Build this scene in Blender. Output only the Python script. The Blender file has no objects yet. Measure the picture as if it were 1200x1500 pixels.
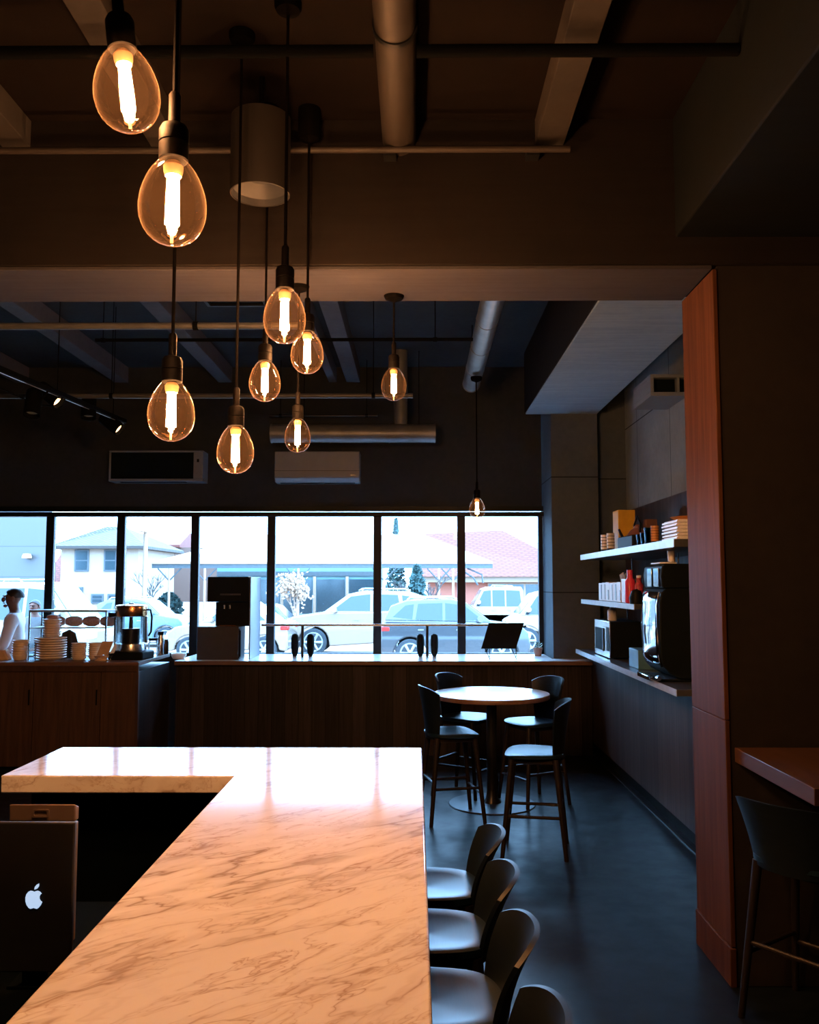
import bpy, bmesh, math, random
from mathutils import Vector, Matrix, Euler
random.seed(7)
PI = math.pi
sc = bpy.context.scene
C = sc.collection

# ------------------------------------------------------------------ camera
F = 1300.0
TILT = math.atan(105 / F)
YAW = math.atan(9 / F)
H = 1.77
cam_d = bpy.data.cameras.new('camera')
cam_d.sensor_fit = 'HORIZONTAL'
cam_d.sensor_width = 36
cam_d.lens = 36 * F / 1200
cam_d.clip_start = 0.02
cam_d.clip_end = 500
cam = bpy.data.objects.new('camera', cam_d)
C.objects.link(cam)
cam.location = (0, 0, H)
cam.rotation_euler = (PI / 2 + TILT, 0, YAW)
sc.camera = cam
CR = Euler((PI / 2 + TILT, 0, YAW)).to_matrix()


def W(px, py, Y):
    """world point seen at a pixel of the photograph, at distance Y into the room"""
    d = CR @ Vector(((px - 600) / F, (750 - py) / F, -1))
    return Vector((0, 0, H)) + d * (Y / d.y)


def WX(px, py, Y): return W(px, py, Y).x
def WZ(px, py, Y): return W(px, py, Y).z

# ------------------------------------------------------------------ materials


class NT:
    def __init__(s, name):
        s.m = bpy.data.materials.new(name)
        s.m.use_nodes = True
        s.t = s.m.node_tree
        s.b = s.t.nodes['Principled BSDF']
        s.out = s.t.nodes['Material Output']

    def n(s, kind, **kw):
        q = s.t.nodes.new(kind)
        for k, v in kw.items():
            setattr(q, k, v)
        return q

    def l(s, a, b): s.t.links.new(a, b)

    def coord(s, scale=(1, 1, 1), rot=(0, 0, 0), kind='Object'):
        tc = s.n('ShaderNodeTexCoord')
        mp = s.n('ShaderNodeMapping')
        mp.inputs['Scale'].default_value = scale
        mp.inputs['Rotation'].default_value = rot
        s.l(tc.outputs[kind], mp.inputs['Vector'])
        return mp.outputs['Vector']

    def noise(s, vec, scale=5, detail=4, rough=.55, dist=0):
        q = s.n('ShaderNodeTexNoise')
        s.l(vec, q.inputs['Vector'])
        q.inputs['Scale'].default_value = scale
        q.inputs['Detail'].default_value = detail
        q.inputs['Roughness'].default_value = rough
        q.inputs['Distortion'].default_value = dist
        return q.outputs['Fac']

    def ramp(s, fac, stops):
        q = s.n('ShaderNodeValToRGB')
        e = q.color_ramp.elements
        while len(e) < len(stops):
            e.new(.5)
        for i, (p, c) in enumerate(stops):
            e[i].position = p
            e[i].color = (*c, 1) if len(c) == 3 else c
        s.l(fac, q.inputs['Fac'])
        return q.outputs['Color']

    def mix(s, fac, a, b, mode='MIX'):
        q = s.n('ShaderNodeMix', data_type='RGBA', blend_type=mode)
        for sock, v in ((q.inputs['Factor'], fac), (q.inputs['A'], a), (q.inputs['B'], b)):
            if hasattr(v, 'is_linked'):
                s.l(v, sock)
            elif isinstance(v, (int, float)):
                sock.default_value = v
            else:
                sock.default_value = (*v, 1)
        return q.outputs['Result']

    def math(s, op, a, b=0.0):
        q = s.n('ShaderNodeMath', operation=op)
        for sock, v in ((q.inputs[0], a), (q.inputs[1], b)):
            if hasattr(v, 'is_linked'):
                s.l(v, sock)
            else:
                sock.default_value = v
        return q.outputs[0]

    def bump(s, h, strength=.3, dist=.01):
        q = s.n('ShaderNodeBump')
        q.inputs['Strength'].default_value = strength
        q.inputs['Distance'].default_value = dist
        s.l(h, q.inputs['Height'])
        s.l(q.outputs['Normal'], s.b.inputs['Normal'])


def pbr(name, col, rough=.5, metal=0., spec=.5, var=.12, scale=12, bump=0., emit=None, es=0., coat=0.):
    t = NT(name)
    v = t.coord()
    f = t.noise(v, scale, 3)
    a = tuple(max(0, c * (1 - var)) for c in col)
    b = tuple(min(1, c * (1 + var)) for c in col)
    t.l(t.ramp(f, [(.3, a), (.7, b)]), t.b.inputs['Base Color'])
    t.b.inputs['Roughness'].default_value = rough
    t.b.inputs['Metallic'].default_value = metal
    t.b.inputs['Specular IOR Level'].default_value = spec
    t.b.inputs['Coat Weight'].default_value = coat
    if bump:
        t.bump(t.noise(v, scale * 6, 4), bump, .004)
    if emit:
        t.b.inputs['Emission Color'].default_value = (*emit, 1)
        t.b.inputs['Emission Strength'].default_value = es
    return t.m


def wood(name, c1, c2, plank=0., along='Z', across=(1, 1, 0), rough=.45, gap=(.004, .003, .003), grain=38, spec=.4):
    t = NT(name)
    sc3 = {'Z': (grain, grain, 1.6), 'X': (1.6, grain, grain), 'Y': (grain, 1.6, grain)}[along]
    v = t.coord(sc3)
    f1 = t.noise(v, 1.0, 5, .6, .6)
    col = t.ramp(f1, [(.28, c1), (.52, tuple((a + b) / 2 for a, b in zip(c1, c2))), (.75, c2)])
    if plank:
        tc = t.n('ShaderNodeTexCoord')
        dp = t.n('ShaderNodeVectorMath', operation='DOT_PRODUCT')
        t.l(tc.outputs['Object'], dp.inputs[0])
        dp.inputs[1].default_value = across
        u = t.math('MULTIPLY', dp.outputs['Value'], 1 / plank)
        fl = t.math('FLOOR', u)
        wn = t.n('ShaderNodeTexWhiteNoise', noise_dimensions='1D')
        t.l(fl, wn.inputs['W'])
        shade = t.ramp(wn.outputs['Value'], [(0, (.55, .55, .55)), (1, (1.25, 1.2, 1.15))])
        col = t.mix(1.0, col, shade, 'MULTIPLY')
        fr = t.math('FRACT', u)
        g = t.math('LESS_THAN', fr, .035)
        col = t.mix(g, col, gap)
    t.l(col, t.b.inputs['Base Color'])
    t.b.inputs['Roughness'].default_value = rough
    t.b.inputs['Specular IOR Level'].default_value = spec
    t.bump(f1, .12, .003)
    return t.m


def concrete(name, c1, c2, rough=.8, joints=None, lines=False):
    t = NT(name)
    v = t.coord()
    f = t.noise(v, 1.7, 8, .62, .3)
    g = t.noise(v, 16, 6, .6)
    col = t.mix(.35, t.ramp(f, [(.25, c1), (.75, c2)]), t.ramp(g, [(.3, c1), (.7, c2)]))
    if lines:
        w = t.noise(t.coord((1.2, 22, 22)), 1.4, 5, .6)
        col = t.mix(.45, col, t.ramp(w, [(.3, c1), (.7, c2)]))
    if joints:
        tc = t.n('ShaderNodeTexCoord')
        for ax, step, off in joints:
            dp = t.n('ShaderNodeVectorMath', operation='DOT_PRODUCT')
            t.l(tc.outputs['Object'], dp.inputs[0])
            dp.inputs[1].default_value = ax
            u = t.math('FRACT', t.math('MULTIPLY', t.math('ADD', dp.outputs['Value'], off), 1 / step))
            col = t.mix(t.math('LESS_THAN', u, .012 / step), col, tuple(c * .3 for c in c1))
    t.l(col, t.b.inputs['Base Color'])
    t.b.inputs['Roughness'].default_value = rough
    t.b.inputs['Specular IOR Level'].default_value = .06
    t.bump(g, .25, .004)
    return t.m


def marble(name):
    t = NT(name)
    tcm = t.n('ShaderNodeTexCoord')
    mpm = t.n('ShaderNodeMapping', vector_type='TEXTURE')
    mpm.inputs['Rotation'].default_value = (0, 0, math.radians(38))
    mpm.inputs['Scale'].default_value = (1.5, .50, .50)
    t.l(tcm.outputs['Object'], mpm.inputs['Vector'])
    v = mpm.outputs['Vector']
    warp = t.noise(v, 1.6, 5, .6)
    wv = t.n('ShaderNodeVectorMath', operation='ADD')
    t.l(v, wv.inputs[0])
    sclv = t.n('ShaderNodeVectorMath', operation='SCALE')
    cmb = t.n('ShaderNodeCombineXYZ')
    t.l(warp, cmb.inputs[0]); t.l(warp, cmb.inputs[1])
    t.l(cmb.outputs[0], sclv.inputs[0]); sclv.inputs['Scale'].default_value = .9
    t.l(sclv.outputs[0], wv.inputs[1])
    out = None
    base = t.ramp(t.noise(v, 1.3, 6, .6), [(.3, (.83, .77, .72)), (.65, (.90, .86, .82))])
    col = base
    for scale, wid, dark, amt in ((1.5, .0065, (.42, .28, .20), .85), (2.9, .0060, (.46, .31, .23), .75), (5.0, .0075, (.52, .37, .28), .6), (.8, .0075, (.34, .23, .16), .85)):
        n1 = t.noise(wv.outputs[0], scale, 4, .55, .25)
        d = t.math('ABSOLUTE', t.math('SUBTRACT', n1, .5))
        line = t.ramp(d, [(0, (1, 1, 1)), (wid, (.30, .30, .30)), (wid * 4.5, (0, 0, 0))])
        mask = t.ramp(t.noise(v, scale * .7 + .4, 2), [(.38, (0, 0, 0)), (.56, (1, 1, 1))])
        fac = t.mix(1.0, line, mask, 'MULTIPLY')
        sep = t.n('ShaderNodeRGBToBW'); t.l(fac, sep.inputs[0])
        col = t.mix(t.math('MULTIPLY', sep.outputs[0], amt), col, dark)
    t.l(col, t.b.inputs['Base Color'])
    t.b.inputs['Roughness'].default_value = .10
    t.b.inputs['Specular IOR Level'].default_value = .5
    return t.m


def bulb_glass(name):
    t = NT(name)
    t.t.nodes.remove(t.b)
    tr = t.n('ShaderNodeBsdfTransparent'); tr.inputs[0].default_value = (1, .93, .84, 1)
    df = t.n('ShaderNodeBsdfDiffuse'); df.inputs[0].default_value = (1, .64, .40, 1)
    tl = t.n('ShaderNodeBsdfTranslucent'); tl.inputs[0].default_value = (1, .64, .40, 1)
    ad = t.n('ShaderNodeMixShader'); ad.inputs[0].default_value = .5
    t.l(df.outputs[0], ad.inputs[1]); t.l(tl.outputs[0], ad.inputs[2])
    lw = t.n('ShaderNodeLayerWeight'); lw.inputs['Blend'].default_value = .5
    p = t.math('POWER', lw.outputs['Facing'], 5.5)
    fac = t.math('ADD', t.math('MULTIPLY', p, BULB_RIM), BULB_HAZE)
    m1 = t.n('ShaderNodeMixShader')
    t.l(fac, m1.inputs[0]); t.l(tr.outputs[0], m1.inputs[1]); t.l(ad.outputs[0], m1.inputs[2])
    gl = t.n('ShaderNodeBsdfGlossy'); gl.inputs['Roughness'].default_value = .03
    fr = t.n('ShaderNodeFresnel'); fr.inputs[0].default_value = 1.45
    m2 = t.n('ShaderNodeMixShader')
    t.l(t.math('MULTIPLY', fr.outputs[0], .5), m2.inputs[0]); t.l(m1.outputs[0], m2.inputs[1]); t.l(gl.outputs[0], m2.inputs[2])
    t.l(m2.outputs[0], t.out.inputs[0])
    return t.m


def clear_glass(name, tint=(.97, 1, 1), refl=.6, haze=0.):
    t = NT(name)
    t.t.nodes.remove(t.b)
    tr = t.n('ShaderNodeBsdfTransparent'); tr.inputs[0].default_value = (*tint, 1)
    gl = t.n('ShaderNodeBsdfGlossy'); gl.inputs['Roughness'].default_value = .02
    fr = t.n('ShaderNodeFresnel'); fr.inputs[0].default_value = 1.45
    m2 = t.n('ShaderNodeMixShader')
    t.l(t.math('MULTIPLY', fr.outputs[0], refl), m2.inputs[0]); t.l(tr.outputs[0], m2.inputs[1]); t.l(gl.outputs[0], m2.inputs[2])
    t.l(m2.outputs[0], t.out.inputs[0])
    return t.m


def emitter(name, col, strength):
    t = NT(name)
    t.b.inputs['Base Color'].default_value = (*col, 1)
    t.b.inputs['Emission Color'].default_value = (*col, 1)
    t.b.inputs['Emission Strength'].default_value = strength
    return t.m


def tiles(name, c1, c2, scale):
    t = NT(name)
    v = t.coord((scale, scale, scale))
    w = t.n('ShaderNodeTexBrick')
    t.l(t.coord((1, 1, 1), (0, 0, 0)), w.inputs['Vector'])
    w.inputs['Scale'].default_value = scale
    w.inputs['Color1'].default_value = (*c1, 1)
    w.inputs['Color2'].default_value = (*c2, 1)
    w.inputs['Mortar'].default_value = (*tuple(c * .55 for c in c1), 1)
    w.inputs['Mortar Size'].default_value = .09
    t.l(w.outputs['Color'], t.b.inputs['Base Color'])
    t.b.inputs['Roughness'].default_value = .8
    return t.m


BULB_RIM, BULB_HAZE = .026, .0009
FIL = 1300
WARM = (1.0, .46, .18)
M = {}
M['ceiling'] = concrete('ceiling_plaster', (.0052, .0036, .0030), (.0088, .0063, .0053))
M['beam'] = concrete('board_marked_concrete', (.0085, .0071, .0066), (.0158, .0134, .0125), lines=True)
M['beam_board_lit'] = concrete('beam_underside_lit_tone', (.032, .031, .036), (.055, .053, .060), lines=True)  # beam concrete lightened: bounce light on the underside is put into the colour
M['beam_blue'] = concrete('beam_right_cooled_tone', (.0034, .0046, .0054), (.0058, .0076, .0088), lines=True)  # beam concrete darkened and blued: the colour cancels the warm light on it
M['beam_pale'] = concrete('pale_beam_concrete', (.18, .26, .33), (.30, .41, .49), lines=True)
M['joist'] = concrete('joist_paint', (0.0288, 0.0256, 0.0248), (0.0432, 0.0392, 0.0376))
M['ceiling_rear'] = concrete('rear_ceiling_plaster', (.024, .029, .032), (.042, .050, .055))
M['wall_dark'] = concrete('dark_wall_plaster', (.022, .028, .032), (.036, .043, .048))
M['wall_con'] = concrete('wall_concrete', (.16, .21, .235), (.25, .31, .34), joints=[((0, 1, 0), 1.2, .35), ((0, 0, 1), 1.25, .28)])
M['col_con'] = concrete('column_concrete', (.055, .074, .090), (.088, .112, .135), joints=[((0, 0, 1), 1.25, -.42)])
M['pillar'] = concrete('pillar_plaster', (0.0152, 0.0128, 0.01184), (0.0248, 0.0212, 0.0196))
M['floor'] = None
t = NT('floor_resin')
v = t.coord()
f = t.noise(t.coord((1, 3, 1)), 2.5, 6, .6)
t.l(t.ramp(f, [(.3, (.0034, .0056, .0078)), (.7, (.0070, .0105, .0135))]), t.b.inputs['Base Color'])
t.l(t.ramp(t.noise(v, 7, 4), [(.3, (.30,) * 3), (.7, (.42,) * 3)]), t.b.inputs['Roughness'])
t.b.inputs['Specular IOR Level'].default_value = .22
M['floor'] = t.m
M['panel'] = wood('dark_plank_panel', (.017, .0150, .0148), (.042, .0345, .032), plank=.14, across=(1, 1, 0), spec=.15)
M['panel_r'] = wood('walnut_strip_panel', (.034, .027, .026), (.080, .064, .060), plank=.11, across=(1, 1, 0), spec=.2)
M['cab'] = wood('walnut_door', (0.036, 0.02, 0.0136), (0.1, 0.0528, 0.0336), grain=30)
M['cab_frame'] = wood('walnut_frame', (0.0336, 0.0176, 0.0112), (0.072, 0.0368, 0.0232), grain=30)
M['clad'] = wood('red_walnut_cladding', (0.0464, 0.0184, 0.0084), (0.0944, 0.04, 0.0204), grain=26, rough=.6, spec=.07)
M['ledge'] = wood('walnut_ledge', (0.036, 0.016, 0.0088), (0.072, 0.0336, 0.0184), along='Y', grain=28)
M['top_pale'] = pbr('pale_laminate', (.66, .66, .66), .27, var=.05)
M['edge_wood'] = wood('counter_edge_wood', (.10, .055, .035), (.19, .11, .075), along='X')
M['marble'] = marble('veined_marble')
M['panel_blue'] = pbr('blue_white_panel', (.20, .235, .29), .4, var=.03)
M['black'] = pbr('black_lacquer', (.0032, .0062, .0072), .6, spec=.12)
M['matte_black'] = pbr('matte_black_board', (.0022, .0040, .0046), .95, spec=.01)
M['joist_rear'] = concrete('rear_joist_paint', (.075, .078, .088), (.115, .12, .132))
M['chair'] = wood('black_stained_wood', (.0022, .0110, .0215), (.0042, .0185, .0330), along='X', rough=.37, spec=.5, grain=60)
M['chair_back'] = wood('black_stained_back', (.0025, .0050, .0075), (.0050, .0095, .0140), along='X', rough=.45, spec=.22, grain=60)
M['leg_wood'] = wood('dark_stained_leg', (.006, .0045, .004), (.016, .0115, .010), rough=.45, spec=.3)
M['steel_dark'] = pbr('dark_painted_steel', (.016, .018, .020), .35, .4)
M['socket'] = pbr('bronze_socket', (.0018, .0014, .0013), .6, .0, spec=.05)
M['cord'] = pbr('black_cord', (.0016, .0014, .0014), .9, spec=.03)
M['bulb'] = bulb_glass('amber_bulb_glass')
M['fil'] = emitter('lit_filament', WARM, FIL)
M['fil_dim'] = emitter('dimmed_lit_filament', WARM, FIL * .3)
M['stem'] = pbr('frosted_bulb_stem', (.70, .45, .25), .4)
M['steel'] = pbr('brushed_steel', (.55, .56, .57), .25, 1., var=.06)
M['chrome'] = pbr('polished_chrome', (.75, .78, .80), .08, 1., var=.03)
M['galv'] = pbr('galvanised_duct', (.15, .175, .20), .42, .4, var=.2, scale=6)
M['copper'] = pbr('copper_band', (.72, .36, .16), .25, 1.)
M['copper_pipe'] = pbr('grey_brown_pipe', (.055, .060, .066), .45, .0)
M['white'] = pbr('white_plastic', (.72, .72, .72), .35, var=.04)
M['offwhite'] = pbr('off_white_case', (.15, .185, .22), .45, var=.05)
M['frame'] = pbr('black_window_frame', (.004, .009, .011), .5, .0, spec=.2)
M['frame_lip'] = pbr('aluminium_lip', (.5, .55, .58), .3, .7)
M['glass'] = clear_glass('window_pane', refl=.6)
M['case_glass'] = clear_glass('case_glass', (.93, .97, .98), .8)
M['blue_glass'] = clear_glass('blue_tumbler', (.25, .55, .68), 1.0)
M['mesh'] = pbr('black_grille', (.0025, .0060, .0075), .7, spec=.06)
M['ceramic'] = pbr('stoneware', (.78, .66, .55), .3, var=.08)
M['ceramic_rim'] = pbr('dark_rim_glaze', (.20, .12, .08), .4)
M['paper'] = pbr('kraft_paper', (.60, .42, .30), .8)
M['paper_white'] = pbr('white_paper', (.78, .78, .78), .7)
M['beige'] = pbr('beige_case', (.20, .135, .10), .55, var=.05)
M['device'] = pbr('dark_anodised_metal', (.026, .025, .024), .5, .0)
M['logo'] = emitter('lit_logo', (.52, .72, 1.0), .85)
M['yellow'] = pbr('yellow_card', (.62, .36, .02), .6, var=.1)
M['pink'] = pbr('pink_bottle', (.72, .05, .12), .35)
M['orange'] = pbr('orange_glaze', (.55, .24, .07), .4)
M['teal'] = pbr('blue_box', (.07, .20, .30), .5)
M['terracotta'] = pbr('terracotta', (.45, .26, .20), .7)
M['leaf'] = pbr('plant_leaf', (.10, .20, .12), .5)
M['skin'] = pbr('skin', (.16, .085, .06), .5, var=.08, scale=30)
M['skin_pale'] = pbr('skin_pale', (.10, .030, .016), .6, var=.08)
M['hair'] = pbr('black_hair', (.012, .010, .010), .6)
M['shirt'] = pbr('white_shirt', (.72, .66, .66), .8, var=.04)
M['trousers'] = pbr('dark_trousers', (.03, .03, .035), .8)
M['jacket'] = pbr('grey_jacket', (.07, .06, .06), .8)
M['bread'] = pbr('bread_crust', (.42, .22, .16), .8, var=.3, scale=40)
M['strip'] = None

# ------------------------------------------------------------------ mesh builder


class MB:
    def __init__(s):
        s.v, s.f, s.m = [], [], []
        s.mi = 0

    def add(s, vs, fs, M4=None):
        o = len(s.v)
        for p in vs:
            p = Vector(p)
            s.v.append(tuple(M4 @ p) if M4 else tuple(p))
        for f in fs:
            s.f.append(tuple(i + o for i in f))
            s.m.append(s.mi)
        return s

    def box(s, x0, y0, z0, x1, y1, z1, M4=None):
        vs = [(x, y, z) for z in (z0, z1) for y in (y0, y1) for x in (x0, x1)]
        return s.add(vs, [(0, 2, 3, 1), (4, 5, 7, 6), (0, 1, 5, 4), (2, 6, 7, 3), (0, 4, 6, 2), (1, 3, 7, 5)], M4)

    def tube(s, p0, p1, r0, r1=None, seg=12, caps=True):
        r1 = r0 if r1 is None else r1
        p0, p1 = Vector(p0), Vector(p1)
        d = (p1 - p0).normalized()
        a = d.orthogonal().normalized()
        b = d.cross(a)
        vs = []
        for p, r in ((p0, r0), (p1, r1)):
            for i in range(seg):
                t = 2 * PI * i / seg
                vs.append(p + a * (r * math.cos(t)) + b * (r * math.sin(t)))
        fs = [(i, (i + 1) % seg, seg + (i + 1) % seg, seg + i) for i in range(seg)]
        if caps:
            fs += [tuple(range(seg - 1, -1, -1)), tuple(range(seg, 2 * seg))]
        return s.add(vs, fs)

    def path(s, pts, r, seg=8):
        pts = [Vector(p) for p in pts]
        rs = r if isinstance(r, (list, tuple)) else [r] * len(pts)
        vs, fs = [], []
        up = None
        for k, p in enumerate(pts):
            d = (pts[min(k + 1, len(pts) - 1)] - pts[max(k - 1, 0)]).normalized()
            if up is None:
                up = d.orthogonal().normalized()
            a = (up - d * up.dot(d)).normalized()
            up = a
            b = d.cross(a)
            for i in range(seg):
                t = 2 * PI * i / seg
                vs.append(p + a * (rs[k] * math.cos(t)) + b * (rs[k] * math.sin(t)))
        for k in range(len(pts) - 1):
            for i in range(seg):
                j = (i + 1) % seg
                fs.append((k * seg + i, k * seg + j, (k + 1) * seg + j, (k + 1) * seg + i))
        n = len(pts) - 1
        fs += [tuple(range(seg - 1, -1, -1)), tuple(n * seg + i for i in range(seg))]
        return s.add(vs, fs)

    def lathe(s, prof, seg=24, M4=None, at=(0, 0, 0)):
        vs, fs, rings = [], [], []
        ax, ay, az = at
        for r, z in prof:
            if r < 1e-6:
                rings.append([len(vs)])
                vs.append((ax, ay, az + z))
            else:
                rings.append(list(range(len(vs), len(vs) + seg)))
                for i in range(seg):
                    t = 2 * PI * i / seg
                    vs.append((ax + r * math.cos(t), ay + r * math.sin(t), az + z))
        for a, b in zip(rings, rings[1:]):
            for i in range(seg):
                j = (i + 1) % seg
                if len(a) == 1 and len(b) == 1:
                    continue
                if len(a) == 1:
                    fs.append((a[0], b[j], b[i]))
                elif len(b) == 1:
                    fs.append((a[i], a[j], b[0]))
                else:
                    fs.append((a[i], a[j], b[j], b[i]))
        return s.add(vs, fs, M4)

    def prism(s, poly, z0, z1, plane='XY', M4=None):
        n = len(poly)

        def P(a, b, c):
            return {'XY': (a, b, c), 'XZ': (a, c, b), 'YZ': (c, a, b)}[plane]
        vs = [P(a, b, z0) for a, b in poly] + [P(a, b, z1) for a, b in poly]
        fs = [(i, (i + 1) % n, n + (i + 1) % n, n + i) for i in range(n)]
        fs += [tuple(range(n - 1, -1, -1)), tuple(range(n, 2 * n))]
        return s.add(vs, fs, M4)

    def grid(s, rows, close=False, M4=None):
        vs = [p for r in rows for p in r]
        n = len(rows[0])
        fs = []
        for i in range(len(rows) - 1):
            for j in range(n if close else n - 1):
                k = (j + 1) % n
                fs.append((i * n + j, i * n + k, (i + 1) * n + k, (i + 1) * n + j))
        return s.add(vs, fs, M4)

    def build(s, name, mat, parent=None, bevel=0., smooth=True, loc=None, ang=35, fix=True):
        me = bpy.data.meshes.new(name)
        me.from_pydata(s.v, [], s.f)
        if fix:
            bm = bmesh.new()
            bm.from_mesh(me)
            bmesh.ops.recalc_face_normals(bm, faces=bm.faces)
            bm.to_mesh(me)
            bm.free()
        mats = mat if isinstance(mat, (list, tuple)) else [mat]
        for q in mats:
            me.materials.append(M[q] if isinstance(q, str) else q)
        if len(mats) > 1:
            me.polygons.foreach_set('material_index', s.m)
        if smooth:
            me.polygons.foreach_set('use_smooth', [True] * len(me.polygons))
            me.set_sharp_from_angle(angle=math.radians(ang))
        o = bpy.data.objects.new(name, me)
        C.objects.link(o)
        if parent:
            o.parent = parent
        if loc is not None:
            o.location = loc
        if bevel:
            b = o.modifiers.new('bevel', 'BEVEL')
            b.width = bevel
            b.segments = 2
            b.limit_method = 'ANGLE'
            b.angle_limit = math.radians(40)
        return o


def tag(o, label, cat, group=None):
    o['label'] = label
    o['category'] = cat
    if group:
        o['group'] = group
    return o


def thing(name, label, cat, loc=(0, 0, 0), rz=0., group=None, rot=None):
    o = bpy.data.objects.new(name, None)
    o.empty_display_size = .1
    C.objects.link(o)
    o.location = loc
    o.rotation_euler = rot if rot else (0, 0, rz)
    return tag(o, label, cat, group)


def struct(name, mb, mat, **kw):
    o = mb.build(name, mat, **kw)
    if not kw.get('parent'):
        o['kind'] = 'structure'
    return o


def dup(root, loc, rz=None, label=None, group=None, scale=None, rot=None):
    r = root.copy()
    C.objects.link(r)
    r.location = loc
    if rz is not None:
        r.rotation_euler = (0, 0, rz)
    if rot is not None:
        r.rotation_euler = rot
    if scale is not None:
        r.scale = (scale,) * 3 if isinstance(scale, (int, float)) else scale
    if label:
        r['label'] = label
    if group:
        r['group'] = group
    for ch in list(root.children):
        c = ch.copy()
        C.objects.link(c)
        c.parent = r
        for g in list(ch.children):
            d = g.copy()
            C.objects.link(d)
            d.parent = c
    return r


def Rz(a): return Matrix.Rotation(a, 4, 'Z')
def T(x, y, z): return Matrix.Translation((x, y, z))
# ------------------------------------------------------------------ the room
YW = 10.25          # window wall
YB0, YB1 = 4.06, 4.54   # dropped beam across the room
ZB = 3.26
ZN, ZF = 3.97, 4.30     # ceilings before and behind the beam
XL = -6.2

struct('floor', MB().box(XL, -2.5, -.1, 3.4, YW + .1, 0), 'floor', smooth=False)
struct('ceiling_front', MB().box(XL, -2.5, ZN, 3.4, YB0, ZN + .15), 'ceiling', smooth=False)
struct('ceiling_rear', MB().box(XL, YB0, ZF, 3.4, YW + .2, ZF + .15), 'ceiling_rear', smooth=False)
struct('wall_left', MB().box(XL - .15, -2.5, 0, XL, YW + .2, ZF), 'wall_dark', smooth=False)
struct('wall_behind', MB().box(XL, -2.65, 0, 3.4, -2.5, ZF), 'wall_dark', smooth=False)
struct('wall_right_near', MB().box(3.4, -2.5, 0, 3.55, 4.6, ZF), 'wall_dark', smooth=False)
b = MB().box(XL, YW - .02, 2.665, 1.46, YW + .2, ZF)
b.box(XL, YW - .02, 0, 1.46, YW + .2, .93)
struct('wall_back', b, 'wall_dark', smooth=False)
# beam across the room
struct('beam_cross', MB().box(XL, YB0, ZB, 3.4, YB1, ZF), 'beam', bevel=.008)
struct('trim_5', MB().box(XL, YB0 + .004, ZB - .018, 1.39, YB1 - .004, ZB - .0005), 'beam_board_lit', bevel=.003)  # underside board, its paler tone standing in for bounced light
# near right beam running towards the window
struct('beam_right', MB().box(1.22, -2.5, 3.39, 3.4, YB0, ZN), 'beam_blue', bevel=.008)
# soffit over the shelf bay
struct('beam_soffit', MB().box(1.205, YB1, 3.62, 1.985, 9.62, ZF), 'beam_pale', bevel=.006)
struct('trim_6', MB().box(1.195, YB1 + .001, 3.634, 1.2045, 9.62, ZF - .001), 'beam', smooth=False)
# concrete column by the window and the walls of the shelf bay
struct('column', MB().box(1.475, 9.6, 0, 1.985, YW + .2, ZF), 'col_con', bevel=.006)
struct('wall_alcove', MB().box(1.985, 9.78, 0, 2.5, YW + .2, ZF), 'col_con', smooth=False)
struct('wall_right', MB().box(2.33, YB1, 2.56, 2.5, 9.78, ZF), 'wall_con', smooth=False)
struct('wall_right_panel', MB().box(2.31, YB1, 0, 2.5, 9.78, 2.56), 'panel_r', smooth=False)
struct('wall_right_wainscot', MB().box(1.835, YB1, .13, 2.29, 9.76, 1.05), 'panel_r', smooth=False)
struct('baseboard_right', MB().box(1.90, YB1, 0, 2.29, 9.75, .13), 'black', smooth=False)
struct('trim_1', MB().box(1.83, YB1 + .02, .001, 1.85, 9.75, .012), 'steel_dark', smooth=False)
# pillar at the right with its wood side
struct('pillar', MB().box(1.415, YB0 + .012, 0, 3.4, YB1 - .005, ZB), 'pillar', bevel=.004)
b = MB().box(1.392, YB0 + .006, .17, 1.413, YB1 + .004, 1.155).box(1.392, YB0 + .006, 1.158, 1.413, YB1 + .004, ZB - .02)
b.box(1.385, YB0 + .002, 0, 1.413, YB1 + .008, .165)
struct('trim_2', b, 'clad', bevel=.003)

# ceiling joists
def joist(n, x, w, y0, y1, z0, z1, mt='joist'):
    struct(n, MB().box(x - w / 2, y0, z0, x + w / 2, y1, z1), mt, bevel=.004)
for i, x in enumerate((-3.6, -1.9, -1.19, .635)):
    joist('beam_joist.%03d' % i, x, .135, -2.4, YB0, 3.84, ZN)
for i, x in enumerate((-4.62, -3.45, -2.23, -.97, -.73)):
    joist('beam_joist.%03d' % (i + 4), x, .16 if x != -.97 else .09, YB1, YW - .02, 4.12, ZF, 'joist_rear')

# windows
mull = [-140, -40, 72, 176, 285, 397, 553, 676, 795]
mx = [WX(p, 850, YW) for p in mull]
ZG0, ZG1 = .93, 2.545
n = 0
for i in range(len(mx) - 1):
    n += 1
    a, c = mx[i], mx[i + 1]
    hw = .047
    e = (-.03 if i == len(mx) - 2 else 0)
    b = MB()
    b.box(a - hw + .001, YW - .02, ZG0, a + hw - .001, YW + .06, ZG1)
    if i == len(mx) - 2:
        b.box(c - .045, YW - .02, ZG0, c + .005, YW + .06, ZG1)
    b.box(a + hw, YW, ZG0, c - hw, YW + .06, ZG0 + .05)
    w = struct('window_%d' % n, b, 'frame', bevel=.003)
    g = MB().box(a + hw, YW + .025, ZG0 + .05, c - (hw if i < len(mx) - 2 else .045), YW + .031, ZG1)
    g.build('glass_pane', 'glass', w)
b = MB().box(XL, YW - .06, ZG1, 1.474, YW + .06, ZG1 + .05)
b.box(XL, YW - .035, ZG1 + .062, 1.474, YW + .06, 2.664)
struct('trim_3', b, 'frame', bevel=.002)
struct('window_11', MB().box(XL, YW + .02, ZG1 + .051, 1.474, YW + .026, ZG1 + .061), 'glass', smooth=False)

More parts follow.
